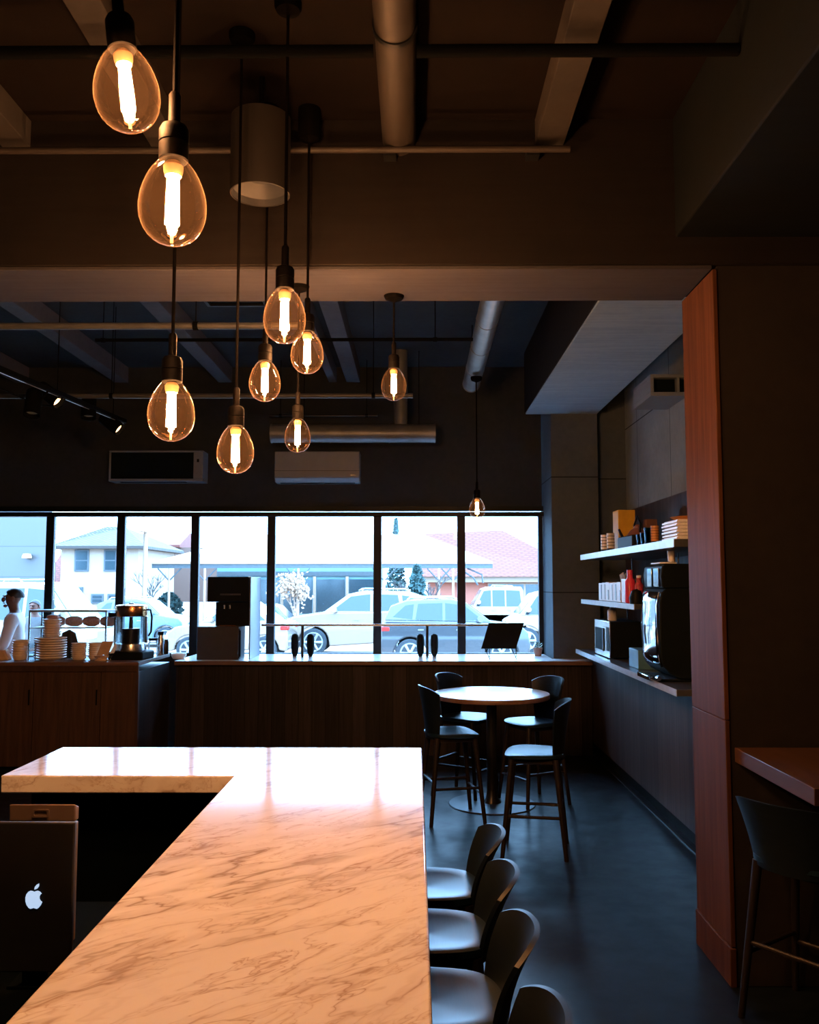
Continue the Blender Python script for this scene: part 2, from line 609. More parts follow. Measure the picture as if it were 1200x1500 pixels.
# ------------------------------------------------------------------ window counter, left cabinet
ct = thing('window_counter', 'long pale-topped counter running below the row of windows', 'counter', (0, 0, 0))
poly = [(-2.5, 9.28), (1.828, 9.28), (1.828, 9.58), (1.46, 9.58), (1.46, YW - .05), (-2.5, YW - .05)]
MB().prism(poly, .945, .972).build('countertop', 'top_pale', ct, bevel=.003)
MB().box(-2.5, 9.262, .93, 1.828, 9.279, .972).build('front_edge', 'edge_wood', ct, bevel=.002)
MB().box(-2.5, 9.34, 0, 1.828, 9.40, .944).build('front_panel', 'panel', ct)
ZC = 1.05
cb = thing('cabinet', 'walnut cabinet with tall doors under the stacks of plates', 'cabinet', (0, 0, 0))
XC = -2.545
MB().box(-6.0, 8.22, 1.018, XC, 9.26, ZC).build('worktop', 'edge_wood', cb, bevel=.003)
MB().box(-6.0, 8.215, .965, XC, 8.235, 1.017).build('top_rail', 'cab_frame', cb, bevel=.002)
MB().box(-6.0, 8.27, .1, XC, 9.25, .964).box(-6.0, 8.24, .1, -5.96, 8.27, .964).build('carcass', 'panel', cb)
MB().box(-6.0, 8.30, 0, XC - .03, 9.22, .099).build('plinth', 'black', cb)
MB().box(XC - .03, 8.225, .1, XC, 8.268, .964).build('end_stile', 'cab_frame', cb, bevel=.002)
dx = [WX(p, 1030, 8.235) for p in (202, 147, 48, -52, -152)]
for i in range(4):
    d = MB().box(dx[i + 1] + .004, 8.235, .105, dx[i] - .004, 8.266, .962).build('door', 'cab', cb, bevel=.002)
    if i in (1, 3, 2):
        hx = dx[i + 1] + .03 if i == 3 else dx[i] - .035
        MB().box(hx - .006, 8.222, .66, hx + .006, 8.2345, .80).build('handle', 'black', d, bevel=.002)
# ------------------------------------------------------------------ marble counter (L shaped)
mc = thing('marble_bar_counter', 'L-shaped bar counter with a thick veined marble top', 'counter', (0, 0, 0))
ZM = .98
poly = [(.03, .35), (.03, 4.37), (-1.715, 4.37), (-1.715, 3.73), (-.752, 3.73), (-.735, .35)]
MB().prism(poly, ZM - .072, ZM).build('marble_top', 'marble', mc, bevel=.006)
MB().box(-.70, .4, 0, -.30, 4.0, ZM - .073).build('bar_base', 'matte_black', mc)
MB().box(-1.69, 3.98, 0, -.30, 4.30, ZM - .073).build('return_base', 'matte_black', mc)

# low work shelf in the well of the L
wk = thing('work_shelf', 'low black work shelf behind the marble bar under the screen', 'shelf', (0, 0, 0))
MB().box(-1.7, 1.95, .765, -.82, 2.80, .80).build('shelf_top', 'matte_black', wk, bevel=.003)
MB().box(-1.68, 2.02, 0, -.86, 2.76, .764).build('shelf_body', 'matte_black', wk)

# upright screen with the glowing emblem
Ys = 2.2
xr, xl = WX(107, 1300, Ys), WX(-9, 1300, Ys)
zt, zb = WZ(60, 1205, Ys), WZ(60, 1425, Ys)
dv = thing('computer_screen', 'upright dark screen seen from behind with a glowing apple-shaped emblem', 'computer', ((xl + xr) / 2, Ys, .80))
hw, hh = (xr - xl) / 2, zt - zb
z0 = zb - .80
MB().box(-hw, 0, z0, hw, .016, z0 + hh).build('back_shell', 'device', dv, bevel=.004)
MB().box(-hw + .006, .017, z0 + .006, hw - .006, .020, z0 + hh - .006).build('display', 'black', dv)
b = MB().box(-.06, .005, 0, .06, .11, .008).box(-.03, .021, .008, .03, .034, z0 + .08)
b.build('stand', 'matte_black', dv, bevel=.002)
# emblem: a bitten apple with a leaf, as a thin raised shape on the shell
lc = W(50, 1316, Ys)
pxm = Ys / 1340.0
ap = [(0, 9.5), (2, 10.3), (5, 11), (8.5, 9.6), (11, 7.2), (8.9, 5.0), (7.9, 2.2), (8.3, -.8), (9.9, -3.4), (12.2, -5.0), (10.4, -9.2),
      (7.4, -13), (5, -14.6), (2.6, -14.2), (0, -13.3), (-2.6, -14.2), (-5, -14.6), (-7.6, -13), (-10.6, -9), (-12.3, -4), (-12.6, 1), (-11.4, 5.8), (-8.8, 9.3), (-5.4, 11), (-2.4, 10.4)]
lf = [(.2, 12.6), (.6, 16), (3, 19.4), (6.8, 21.4), (6.8, 17.6), (4.4, 14.2)]
b = MB()
for pl in (ap, lf):
    b.prism([((x) * pxm + lc.x - dv.location.x, (z) * pxm + lc.z - .80) for x, z in pl], -.0015, .001, 'XZ')
b.build('logo', 'logo', dv, smooth=False)

# beige box behind it
Yb = 2.48
x0, x1 = WX(13, 1190, Yb), WX(110, 1190, Yb)
zt, zm = WZ(60, 1178, Yb), WZ(60, 1204, Yb)
bx = thing('receipt_printer', 'beige box with a latch on its lid behind the dark screen', 'printer', ((x0 + x1) / 2, Yb, .80))
hw = (x1 - x0) / 2
MB().prism([(0, zm - .80 + .0005), (0, zt - .80), (.03, zt - .812), (.03, zm - .80 + .0005)], -hw, hw, 'YZ').build('lid', 'beige', bx, bevel=.004)
MB().box(-hw, 0.004, 0, hw, .03, zm - .80 - .003).build('body', 'beige', bx, bevel=.004)
lx, lz = WX(60, 1191, Yb) - bx.location.x, WZ(60, 1191, Yb) - .80
pr = []
for cx, cz, s in ((.018, .006, 0), (-.018, .006, 1), (-.018, -.006, 2), (.018, -.006, 3)):
    for k in range(4):
        a = (s * 90 + k * 30) * PI / 180
        pr.append((lx + cx + .005 * math.cos(a), lz + cz + .005 * math.sin(a)))
ri = [(lx + (x - lx) * .78, lz + (z - lz) * .62) for x, z in pr]
b = MB()
n = len(pr)
vs = [(x, -.004, z) for x, z in pr] + [(x, -.004, z) for x, z in ri] + [(x, .0, z) for x, z in pr] + [(x, .0, z) for x, z in ri]
fs = []
for i in range(n):
    j = (i + 1) % n
    fs += [(i, j, n + j, n + i), (i, 2 * n + i, 2 * n + j, j), (n + i, n + j, 3 * n + j, 3 * n + i)]
b.add(vs, fs)
b.build('latch', 'beige', bx)

# ------------------------------------------------------------------ chairs and stools
def seat_bm(h, a=.205, bb=.195, th=.028):
    m = MB()
    N = 40
    def ring(k, z, dish):
        r = []
        for i in range(N):
            t = 2 * PI * i / N
            c, s_ = math.cos(t), math.sin(t)
            e = 2 / 3.4
            x = a * k * math.copysign(abs(c) ** e, c)
            y = bb * k * math.copysign(abs(s_) ** e, s_)
            x *= 1 + .10 * (y / bb) * k
            zz = z - dish * (1 - k * k) - (.012 * max(0, y / bb) ** 3 if dish else 0) + (.006 * (x / a) ** 2 if dish else 0)
            r.append((x, y, zz))
        return r
    rows = [ring(.001, h, .012), ring(.4, h, .012), ring(.7, h, .012), ring(.93, h, .012), ring(1.0, h - .006, .003),
            ring(1.0, h - th + .006, 0), ring(.95, h - th, 0), ring(.4, h - th, 0), ring(.001, h - th, 0)]
    m.grid(rows, close=True)
    return m


def back_bm(h0, h1, rb, rt, span, drop, th=.016, lean=.02, sq=.92):
    m = MB()
    nu, nv = 24, 8
    rows_o, rows_i = [], []
    for iv in range(nv + 1):
        v = iv / nv
        ro, ri = [], []
        for iu in range(nu + 1):
            u = -1 + 2 * iu / nu
            ph = u * span * (.80 + .20 * v)
            top = h1 - drop * abs(u) ** 3
            z = h0 + (top - h0) * v
            R = rb + (rt - rb) * (v ** 1.3)
            off = -lean * v * v
            for lst, rr in ((ro, R + th / 2), (ri, R - th / 2)):
                lst.append((rr * math.sin(ph), -rr * math.cos(ph) * sq + off, z))
        rows_o.append(ro)
        rows_i.append(ri)
    m.grid(rows_o)
    m.grid(rows_i)
    n = nu + 1
    L = (nv + 1) * n
    fs = []
    for iu in range(nu):
        fs.append((iu, iu + 1, L + iu + 1, L + iu))
        k = nv * n
        fs.append((k + iu, k + iu + 1, L + k + iu + 1, L + k + iu))
    for iv in range(nv):
        for c in (0, nu):
            fs.append((iv * n + c, (iv + 1) * n + c, L + (iv + 1) * n + c, L + iv * n + c))
    m.add([], [])
    m.f += fs
    m.m += [0] * len(fs)
    return m


def make_seat(name, label, cat, h, top, rb, rt, span, drop, group, lean=.02, a=.205, bb=.195):
    r = thing(name, label, cat, (0, 0, 0), group=group)
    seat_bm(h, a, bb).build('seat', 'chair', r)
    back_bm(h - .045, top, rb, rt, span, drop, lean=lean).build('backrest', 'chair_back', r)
    MB().box(-a * .74, -.145, h - .065, a * .74, .145, h - .029).build('seat_frame', 'leg_wood', r, bevel=.006)
    L = {}
    for sx in (-1, 1):
        for sy in (-1, 1):
            p0, p1 = Vector((sx * a * .72, sy * bb * .73, h - .03)), Vector((sx * a, sy * .205, 0))
            L[sx, sy] = (p0, p1)
            MB().tube(p0, p1, .021, .0145, 12).build('leg', 'leg_wood', r)
    def onleg(k, z):
        p0, p1 = L[k]
        return p0.lerp(p1, (p0.z - z) / (p0.z - p1.z))
    for ka, kb, z in (((-1, 1), (1, 1), .22), ((-1, -1), (1, -1), .30), ((-1, -1), (-1, 1), .26), ((1, -1), (1, 1), .26)):
        MB().tube(onleg(ka, z), onleg(kb, z), .0105, None, 10).build('stretcher', 'leg_wood', r)
    return r

CG = 'black chairs around the round table'
ch = make_seat('counter_chair', 'black curved-back chair left of the round table', 'chair', .655, 1.0, .205, .245, math.radians(58), .05, CG)
def seat_at(px, py, h, rz, lab, first=None, src=None):
    Y = 1.0
    for _ in range(30):           # distance at which the seat height falls on that pixel
        z = WZ(px, py, Y)
        Y *= (H - h) / max(1e-6, (H - z))
    p = (WX(px, py, Y), Y, 0)
    if first:
        first.location = p
        first.rotation_euler = (0, 0, rz)
        return first
    return dup(src, p, rz, lab)
R_ = math.radians
seat_at(661, 1070, .655, R_(-78), None, first=ch)                                     # left, faces the table
seat_at(783, 1099, .655, R_(80), 'black curved-back chair right of the round table, nearest the wood pillar', src=ch)
dup(ch, (.96, 7.39, 0), R_(118), 'black curved-back chair behind the right edge of the round table')
dup(ch, (.42, 7.66, 0), R_(238), 'black chair behind the round table, its seat showing under the top beside the left chair')

SG = 'black stools tucked under the marble bar'
st = make_seat('bar_stool', 'black low-backed stool under the marble bar, farthest of its row', 'stool', .70, .885, .215, .25, R_(47), .035, SG, lean=.05, a=.182)
st.location = (.035, 3.28, 0)
st.rotation_euler = (0, 0, R_(90))
for Y, lab in ((2.85, 'black low-backed stool under the marble bar, second from the far end of the row'),
               (2.40, 'black low-backed stool under the marble bar, third from the far end of the row'),
               (1.93, 'black low-backed stool cut off at the bottom of the picture beside the marble bar')):
    dup(st, (.035, Y, 0), R_(90), lab)

# dark stool under the wood ledge at the right
rs = make_seat('ledge_stool', 'dark round-backed stool under the wooden ledge by the pillar', 'stool', .66, .90, .215, .265, R_(62), .03, None, lean=.03)
rs.location = (1.62, 3.76, 0)
rs.rotation_euler = (0, 0, R_(-53))

# ------------------------------------------------------------------ round table
tb = thing('round_table', 'round pale-topped pedestal table among the black chairs', 'table', (.615, 7.32, 0))
ZT = .885
MB().lathe([(0, ZT), (.455, ZT), (.4695, ZT - .002), (.4695, ZT - .006), (0, ZT - .006)], 72).build('tabletop', 'top_pale', tb)
MB().lathe([(0, ZT - .0062), (.471, ZT - .0062), (.473, ZT - .01), (.473, ZT - .034), (.468, ZT - .038), (0, ZT - .038)], 72).build('tabletop_edge', 'edge_wood', tb)
MB().tube((0, 0, .012), (0, 0, ZT - .039), .042, None, 24).lathe([(.042, .012), (.075, .012), (.05, .05), (.042, .11)], 24).build('column', 'steel_dark', tb)
MB().lathe([(0, 0), (.345, 0), (.35, .004), (.345, .010), (.2, .014), (0, .016)], 56).build('base', pbr('table_base_steel', (.10, .11, .12), .35, .8), tb)
MB().lathe([(0, ZT - .05), (.17, ZT - .05), (.17, ZT - .039), (0, ZT - .039)], 20).build('mounting_plate', 'steel_dark', tb)

# ------------------------------------------------------------------ wood ledge at the right
lg = thing('wall_ledge', 'walnut ledge fixed to the front of the pillar', 'ledge', (0, 0, 0))
MB().box(1.432, 3.27, .973, 3.38, YB0 + .008, 1.037).build('ledge_top', 'ledge', lg, bevel=.003)
MB().box(2.4, 3.4, .90, 2.45, YB0 + .008, .972).box(2.4, 4.0, 0, 2.45, YB0 + .008, .90).build('bracket', 'black', lg)
# ------------------------------------------------------------------ pendant bulbs
def egg(w, L, n=22):
    pr = []
    for i in range(n + 1):
        t = PI * i / n
        z = -math.cos(t) * L / 2
        k = z / (L / 2)
        r = w / 2 * math.sin(t) ** .92 * (1 - .20 * k - .04 * k * k) * 1.0
        pr.append((max(r, 0), z))
    mxr = max(r for r, z in pr)
    return [(r * w / 2 / mxr if r > 1e-5 else 0, z) for r, z in pr]

BW, BL = .14, .192
bulb_m = MB().lathe(egg(BW, BL), 40)
fil_m = MB()
for i in range(8):
    a = 2 * PI * i / 8
    x, y = .0115 * math.cos(a), .0115 * math.sin(a)
    fil_m.tube((x, y, -.052), (x * .75, y * .75, .047), .0045, None, 6)
fil_m.tube((0, 0, -.05), (0, 0, .045), .0028, None, 6)
stem_m = MB().lathe([(0, .050), (.017, .051), (.020, .060), (.021, .072), (.014, .082), (0, .084)], 20)
stem_m.tube((0, 0, -.0925), (0, 0, -.056), .0035, None, 8)
sock_m = MB().lathe([(0, .083), (.027, .083), (.0305, .086), (.031, .120), (.029, .122), (.031, .124), (.031, .150), (.026, .160), (.0125, .166), (.0125, .228), (.009, .234), (0, .234)], 28)
proto = {}
for nm, mb_, mt in (('bulb', bulb_m, 'bulb'), ('filament', fil_m, 'fil'), ('bulb_stem', stem_m, 'stem'), ('socket', sock_m, 'socket')):
    o = mb_.build(nm, mt)
    proto[nm] = o.data
    bpy.data.objects.remove(o)

proto['filament_dim'] = proto['filament'].copy()
proto['filament_dim'].materials[0] = M['fil_dim']
PG = 'egg-shaped filament pendant bulbs'
def pendant(px, py, wpx, Y, ztop, label, tilt=(0, 0, 0), canopy=True, canopy_drop=0., dim=False):
    p = W(px, py, Y)
    up = math.tan(math.atan((750 - py) / F) + TILT)
    wd = wpx * Y / (F * math.cos(TILT) - (750 - py) * math.sin(TILT))
    s = wd / BW
    r = thing('pendant_lamp', label, 'lamp', p, group=PG)
    head = []
    for nm in ('bulb', 'socket'):
        o = bpy.data.objects.new(nm, proto[nm])
        C.objects.link(o); o.parent = r; o.scale = (s,) * 3; o.rotation_euler = tilt
        head.append(o)
    for nm in ('filament', 'bulb_stem'):
        o = bpy.data.objects.new(nm, proto['filament_dim' if dim and nm == 'filament' else nm])
        C.objects.link(o); o.parent = head[0]
    h = ztop - p.z
    off = Euler(tilt).to_matrix() @ Vector((0, 0, .232 * s))
    pts = [off, off + (off.normalized() * .03)] + [(off.x * (1 - k) , off.y * (1 - k), off.z + .03 + (h - off.z - .03) * k) for k in (.25, .5, .75, 1)]
    MB().path(pts, .0055 * max(.8, s), 8).build('cord', 'cord', r)
    if canopy:
        MB().lathe([(0, h - .055 - canopy_drop), (.012, h - .05 - canopy_drop), (.045, h - .035 - canopy_drop), (.052, h - .02 - canopy_drop), (.052, h - .001), (0, h - .001)], 28).build('canopy', 'cord', r)
    return r

pendant(185, 128, 95, 1.80, ZN, 'largest and topmost egg-shaped bulb, cut close to the top left corner', tilt=(0, R_(-7), 0))
pendant(253, 293, 98, 1.83, ZN, 'large egg-shaped bulb hanging just below and right of the topmost one')
pendant(251, 600, 68, 2.66, ZN, 'egg-shaped bulb hanging over the black air conditioner')
pendant(345, 657, 54, 3.39, ZN, 'lowest egg-shaped bulb, left of the white air conditioner')
pendant(417, 461, 62, 3.20, ZN, 'egg-shaped bulb overlapping the lower edge of the concrete beam')
pendant(450, 515, 48, 3.96, ZN, 'egg-shaped bulb half behind and below right of the one on the beam edge', canopy_drop=.11)
pendant(388, 557, 46, 3.95, ZN, 'egg-shaped bulb left of and below the overlapping pair')
pendant(436, 637, 38, 4.30, ZB, 'small egg-shaped bulb above the white air conditioner', dim=True)
pendant(577, 562, 37, 4.45, ZB, 'egg-shaped bulb hung from the beam in front of the silver riser duct', dim=True)
pendant(699, 744, 23, 8.0, WZ(697, 552, 8.0), 'smallest and farthest egg-shaped bulb, hanging before the window top', dim=True)

# ------------------------------------------------------------------ ceiling lamp, pipes, ducts
p = W(381, 285, 3.70)
dl = thing('ceiling_downlight', 'white cylinder lamp fixed under the front ceiling behind the cords', 'lamp', (p.x, p.y, ZN))
zb_ = p.z - ZN
R1 = .128
MB().lathe([(R1 - .006, zb_), (R1, zb_), (R1, zb_ + .34), (.03, zb_ + .345), (0, zb_ + .345)], 40).build('housing', pbr('lamp_housing', (.020, .0175, .0165), .5, var=.03), dl)
MB().lathe([(R1 - .007, zb_ + .001), (R1 - .012, zb_ + .03), (.085, zb_ + .055), (.06, zb_ + .075), (0, zb_ + .075)], 40).build('reflector', pbr('lamp_reflector', (.045, .048, .054), .4), dl)
MB().tube((0, 0, zb_ + .346), (0, 0, -.001), .012).build('stem', 'socket', dl)

def duct(n, lab, p0, p1, r, mat, bands=()):
    p0, p1 = Vector(p0), Vector(p1)
    t = thing(n, lab, 'duct', p0)
    d = p1 - p0
    MB().tube((0, 0, 0), d, r, None, 32).build('duct_body', mat, t)
    for k in bands:
        c = d * k
        MB().tube(c - d.normalized() * .012, c + d.normalized() * .012, r + .006, None, 32).build('clamp_band', 'steel_dark', t)
    return t

M['duct_brown'] = pbr('painted_duct', (.028, .022, .019), .6)
M['strut'] = pbr('black_conduit', (.0025, .0030, .0033), .9, spec=.03)
xdu = WX(582, 110, 3.6)
duct('ceiling_duct', 'brown round duct running into the concrete beam', (xdu, -2.3, 3.87), (xdu, YB0 - .003, 3.87), .08, 'duct_brown', bands=((3.19 + 2.3) / (YB0 + 2.3),))
def pipe(n, lab, p0, p1, r, mat, hang=(), ztop=None):
    p0, p1 = Vector(p0), Vector(p1)
    t = thing(n, lab, 'pipe', p0)
    MB().tube((0, 0, 0), p1 - p0, r, None, 16).build('pipe_body', mat, t)
    for k in hang:
        c = (p1 - p0) * k
        MB().tube(c + Vector((0, 0, r)), (c.x, c.y, ztop - p0.z), .004, None, 6).tube(c + Vector((-.015, 0, 0)), c + Vector((.015, 0, 0)), r + .005, None, 12).build('hanger', 'strut', t)
    return t

pz = WZ(578, 75, 3.2)
pipe('conduit', 'black conduit under the front ceiling, left of the brown duct', (XL + .01, 3.2, pz), (xdu - .082, 3.2, pz), .024, 'strut')
pipe('conduit', 'black conduit under the front ceiling, right of the brown duct', (xdu + .082, 3.2, pz), (1.215, 3.2, pz), .024, 'strut')
pz = WZ(578, 219, 3.98)
t_ = pipe('pipe', 'thin brown pipe along the top of the concrete beam', (XL + .01, 3.98, pz), (WX(835, 222, 3.98), 3.98, pz), .016, 'duct_brown')
for q in (-2.3, -.12, .55):
    MB().box(q - t_.location.x - .03, .0165, -.02, q - t_.location.x + .03, .078, .02).build('clip', 'steel_dark', t_)
a_, b_ = W(0, 478, 5.2), W(388, 479, 5.2)
pipe('pipe', 'copper-toned pipe behind the beam, above the bulbs at the left', (XL + .01, 5.2, a_.z), (b_.x + .25, 5.2, a_.z), .021, 'copper_pipe', hang=(.66, .88), ztop=ZF)
a_ = W(300, 498, 6.5)
pipe('conduit', 'thin black conduit crossing the rear ceiling bay', (WX(140, 498, 6.5), 6.5, a_.z), (WX(693, 498, 6.5), 6.5, a_.z), .013, 'strut', hang=(.02, .5, .9), ztop=ZF)
a_ = W(300, 580, 7.5)
pipe('pipe', 'long pale pipe hanging low across the rear bay', (XL + .01, 7.5, a_.z), (WX(605, 580, 7.5), 7.5, a_.z), .021, 'copper_pipe', hang=(.58, .945), ztop=ZF)
a_, b_ = W(397, 635, 9.5), W(638, 635, 9.5)
t_ = duct('wall_duct', 'silver horizontal duct with a riser above the white air conditioner', a_, (b_.x, a_.y, a_.z), .1, 'galv', bands=())
rx = WX(587, 600, 9.5) - a_.x
MB().tube((rx, 0, .09), (rx, 0, ZF - a_.z - .001), .075, None, 28).build('riser', 'galv', t_)
L_ = b_.x - a_.x
for k in (0.005, .36, .72, .995):
    MB().tube((L_ * k - .007, 0, 0), (L_ * k + .007, 0, 0), .1045, None, 32).build('seam_band', 'galv', t_)
for k in (.2, .9):
    MB().tube((L_ * k, 0, .1), (L_ * k, 0, ZF - a_.z), .004, None, 6).build('hanger', 'strut', t_)
a_, b_ = W(395, 609, 9.9), W(553, 609, 9.9)
pipe('conduit', 'short grey conduit above the silver duct on the dark wall', (a_.x, 9.9, a_.z), (b_.x, 9.9, a_.z), .014, 'steel_dark', hang=(.1, .9), ztop=ZF)
dz, dxx = 3.76, .552
t_ = duct('spiral_duct', 'silver spiral duct running towards the window wall at the right', (dxx - .02, YB1 + .003, dz), (dxx + .005, 8.75, dz), .085, 'galv', bands=())
for k in (.12, .3, .48, .66, .84, .995):
    MB().tube((.025 * k, 4.207 * k - .008, 0), (.025 * k, 4.207 * k + .008, 0), .089, None, 28).build('seam_band', 'galv', t_)
for k in (.5, .95):
    MB().tube((.025 * k, 4.207 * k, .085), (.025 * k, 4.207 * k, ZF - dz), .004, None, 6).build('hanger', 'strut', t_)

# ceiling cassette
x0, x1 = WX(280, 455, 6.9), WX(376, 455, 6.9)
cv = thing('ceiling_vent', 'dark square ceiling vent above the copper-toned pipe', 'vent', ((x0 + x1) / 2, 7.0, ZF))
hw = (x1 - x0) / 2
b = MB().box(-hw, -.45, -.16, -hw + .03, .45, -.001).box(hw - .03, -.45, -.16, hw, .45, -.001).box(-hw + .03, -.45, -.16, hw - .03, -.42, -.001).box(-hw + .03, .42, -.16, hw - .03, .45, -.001)
b.build('frame', 'steel_dark', cv, bevel=.004)
MB().box(-hw + .031, -.419, -.14, hw - .031, .419, -.02).build('grille', 'mesh', cv)

# air conditioners on the wall
def ac(lab, pxa, pxb, pya, pyb, white):
    Yf = 9.98
    a, c = W(pxa, pya, Yf), W(pxb, pyb, Yf)
    h = a.z - c.z
    w = c.x - a.x
    t = thing('air_conditioner', lab, 'air conditioner', ((a.x + c.x) / 2, YW - .021, c.z))
    d = YW - .021 - Yf
    hw = w / 2
    if white:
        m = MB().prism([(0, h), (-d, h), (-d, .05), (-d + .06, 0), (0, 0)], -hw, hw, 'YZ')
        m.build('case', 'offwhite', t, bevel=.012)
        MB().box(-hw + .06, -d + .065, -.004, hw - .06, -d + .13, -.0005).build('air_outlet', 'mesh', t)
        MB().box(-hw + .002, -d - .003, h * .36, hw - .002, -d - .0005, h * .36 + .004).build('panel_seam', 'steel_dark', t)
        MB().box(hw - .10, -d - .004, .075, hw - .05, -d - .0005, .082).build('badge', 'steel', t)
    else:
        b = MB().box(-hw, -d, 0, hw, -.0, .03).box(-hw, -d, h - .02, hw, -.0, h).box(-hw, -d, .03, -hw + .02, 0, h - .02).box(hw - .11, -d, .03, hw, 0, h - .02)
        b.build('case', 'offwhite', t, bevel=.006)
        MB().box(-hw + .021, -d + .012, .031, hw - .111, -.001, h - .021).build('front_grille', 'mesh', t)
        MB().box(hw - .07, -d - .006, h * .62, hw - .045, -d - .0005, h * .72).build('switch', 'black', t)
        MB().box(-hw + .12, -d + .03, -.006, hw - .2, -d + .09, -.0005).build('air_outlet', 'mesh', t)
    return t
ac('air conditioner with a black front on the dark wall, above the left windows', 160, 297, 660, 705, False)
ac('plain pale air conditioner on the dark wall below the silver duct', 402, 527, 661, 706, True)

# vent box high in the shelf bay
YV = 7.5
vb = thing('vent_box', 'pale vent box with dark openings high on the alcove wall beside the pillar', 'vent', (2.329, YV, WZ(960, 580, YV)))
x0 = WX(953, 560, YV) - 2.329
zt = WZ(960, 548, YV) - vb.location.z
b = MB().box(x0, 0, 0, -.001, .6, .035).box(x0, 0, zt - .03, -.001, .6, zt).box(x0, 0, .035, x0 + .03, .6, zt - .03).box(x0 * .25 - .012, 0, .035, x0 * .25 + .012, .1, zt - .03)
b.build('housing', 'offwhite', vb, bevel=.003)
MB().box(x0 + .031, .06, .036, -.002, .59, zt - .031).build('grille', 'mesh', vb)

# ------------------------------------------------------------------ track lights
a_, b_ = W(-60, 515, 5.6), W(183, 617, 8.2)
d_ = b_ - a_
tr = thing('light_track', 'black light track hung under the rear ceiling at the left', 'track', a_)
q = d_.to_track_quat('Y', 'Z').to_matrix().to_4x4()
Ld = d_.length
MB().box(-.018, 0, -.018, .018, Ld, .018, q).build('rail', 'strut', tr, bevel=.003)
MB().box(-.019, 0, -.0215, -.012, Ld, -.0185, q).build('lip', 'frame_lip', tr)
for k in (.12, .5, .9):
    MB().tube(d_ * k + Vector((0, 0, .018)), (d_.x * k, d_.y * k, ZF - a_.z), .004, None, 6).build('hanger', 'strut', tr)
MB().path([(-.12, .1, .02), (-.13, d_.y * .3, -.05), (-.10, d_.y * .55, -.06), (-.02, d_.y * .66, -.01)], .006, 8).build('feed_cable', 'strut', tr)

M['led'] = emitter('lit_spot_lens', (1.0, .55, .26), 5.0)
M['led_off'] = pbr('spot_lens', (.35, .45, .52), .2)
def spot(px, py, Y, aim, lit, lab):
    p = W(px, py, Y)
    k = (p.y - a_.y) / d_.y
    rail = a_ + d_ * k
    t = thing('track_spotlight', lab, 'spotlight', p, group=None)
    aim = Vector(aim).normalized()
    q = aim.to_track_quat('-Z', 'Y').to_matrix().to_4x4()
    MB().lathe([(0, .10), (.035, .098), (.04, .09), (.042, -.045), (.038, -.045), (.036, .02), (0, .02)], 24, q).build('housing', 'strut', t).scale = (1.5,) * 3
    MB().lathe([(0, -.02), (.036, -.02), (.036, -.012), (0, -.012)], 24, q).build('lens', 'led' if lit else 'led_off', t).scale = (1.5,) * 3
    rl = rail - p + Vector((0, 0, -.02))
    MB().path([(0, 0, .02), (rl.x * .6, rl.y * .6, rl.z * .5), rl], .009, 8).build('arm', 'strut', t)
    return t
spot(78, 582, 7.0, (.80, -.10, -.60), True, 'lit track spotlight turned right, nearer of the two lit ones')
spot(48, 597, 6.75, (.05, -.30, -.95), False, 'unlit track spotlight hanging left of the nearer lit one')
spot(130, 602, 7.55, (.10, -.25, -.95), False, 'unlit track spotlight between the two lit ones')
spot(168, 624, 8.05, (.80, -.10, -.58), True, 'lit track spotlight at the far end of the track above the black air conditioner')
# ------------------------------------------------------------------ things on the left cabinet
def on(px, Y): return WX(px, 955, Y)
ORD = ['bottom', 'second', 'third', 'fourth', 'fifth', 'sixth', 'seventh', 'eighth', 'ninth', 'tenth', 'eleventh', 'twelfth']
def plate_mesh(r, h, name):
    pr = [(0, 0), (r * .62, 0), (r * .66, h * .12), (r * .97, h * .62), (r, h * .8), (r * .985, h), (r * .95, h * .93), (r * .62, h * .4), (0, h * .34)]
    o = MB().lathe(pr, 40).build(name, 'ceramic')
    return o
def stack(name, cat, x, y, z, n, r, h, step, lab_fmt, group, mat='ceramic', mk=None):
    first = None
    for i in range(n):
        place = 'topmost' if i == n - 1 else ORD[i] + (' from the bottom' if i else '')
        lab = lab_fmt % place
        p = (x + random.uniform(-.003, .003), y + random.uniform(-.003, .003), z + .0008 + i * step)
        if first is None:
            o = (mk or plate_mesh)(r, h, name)
            o.data.materials[0] = M[mat]
            o.location = p
            first = o
        else:
            o = first.copy()
            C.objects.link(o)
            o.location = p
        o.rotation_euler = (0, 0, random.uniform(0, 6))
        tag(o, lab, cat, group)
    return z + (n - 1) * step + h
def bowl_mesh(r, h, name):
    pr = [(0, 0), (r * .70, 0), (r * .84, h * .35), (r * .88, h * .72), (r, h * .78), (r, h * .97), (r * .96, h), (r * .86, h * .9), (r * .78, h * .42), (0, h * .3)]
    return MB().lathe(pr, 36).build(name, 'ceramic')
Yd = 8.52
zt = stack('plate', 'plate', on(74, Yd), Yd, ZC, 9, .148, .030, .0225, 'large stoneware plate on the cabinet, %s of the wide stack', 'wide stack of large plates')
zt = stack('small_plate', 'plate', on(75, Yd), Yd, zt + .001, 7, .085, .030, .0235, 'small plate stacked on the wide plates, %s of seven', 'small plates on top of the large ones', mk=bowl_mesh)
o = MB().lathe([(0, 0), (.05, 0), (.062, .012), (.05, .034), (.02, .042), (0, .043)], 24).build('bread_roll', 'bread')
o.location = (on(76, Yd), Yd, zt + .001)
tag(o, 'brown bread roll lying on the topmost small plate', 'bread')
stack('cup', 'cup', on(30, 8.5), 8.5, ZC, 7, .078, .05, .0225, 'pale stacked cup beside the wide plates, %s of the leftmost stack', 'leftmost stack of pale cups', mk=bowl_mesh)
o = MB().lathe([(0, 0), (.036, 0), (.04, .16), (.037, .16), (.034, .004), (0, .004)], 28).build('tumbler', 'case_glass')
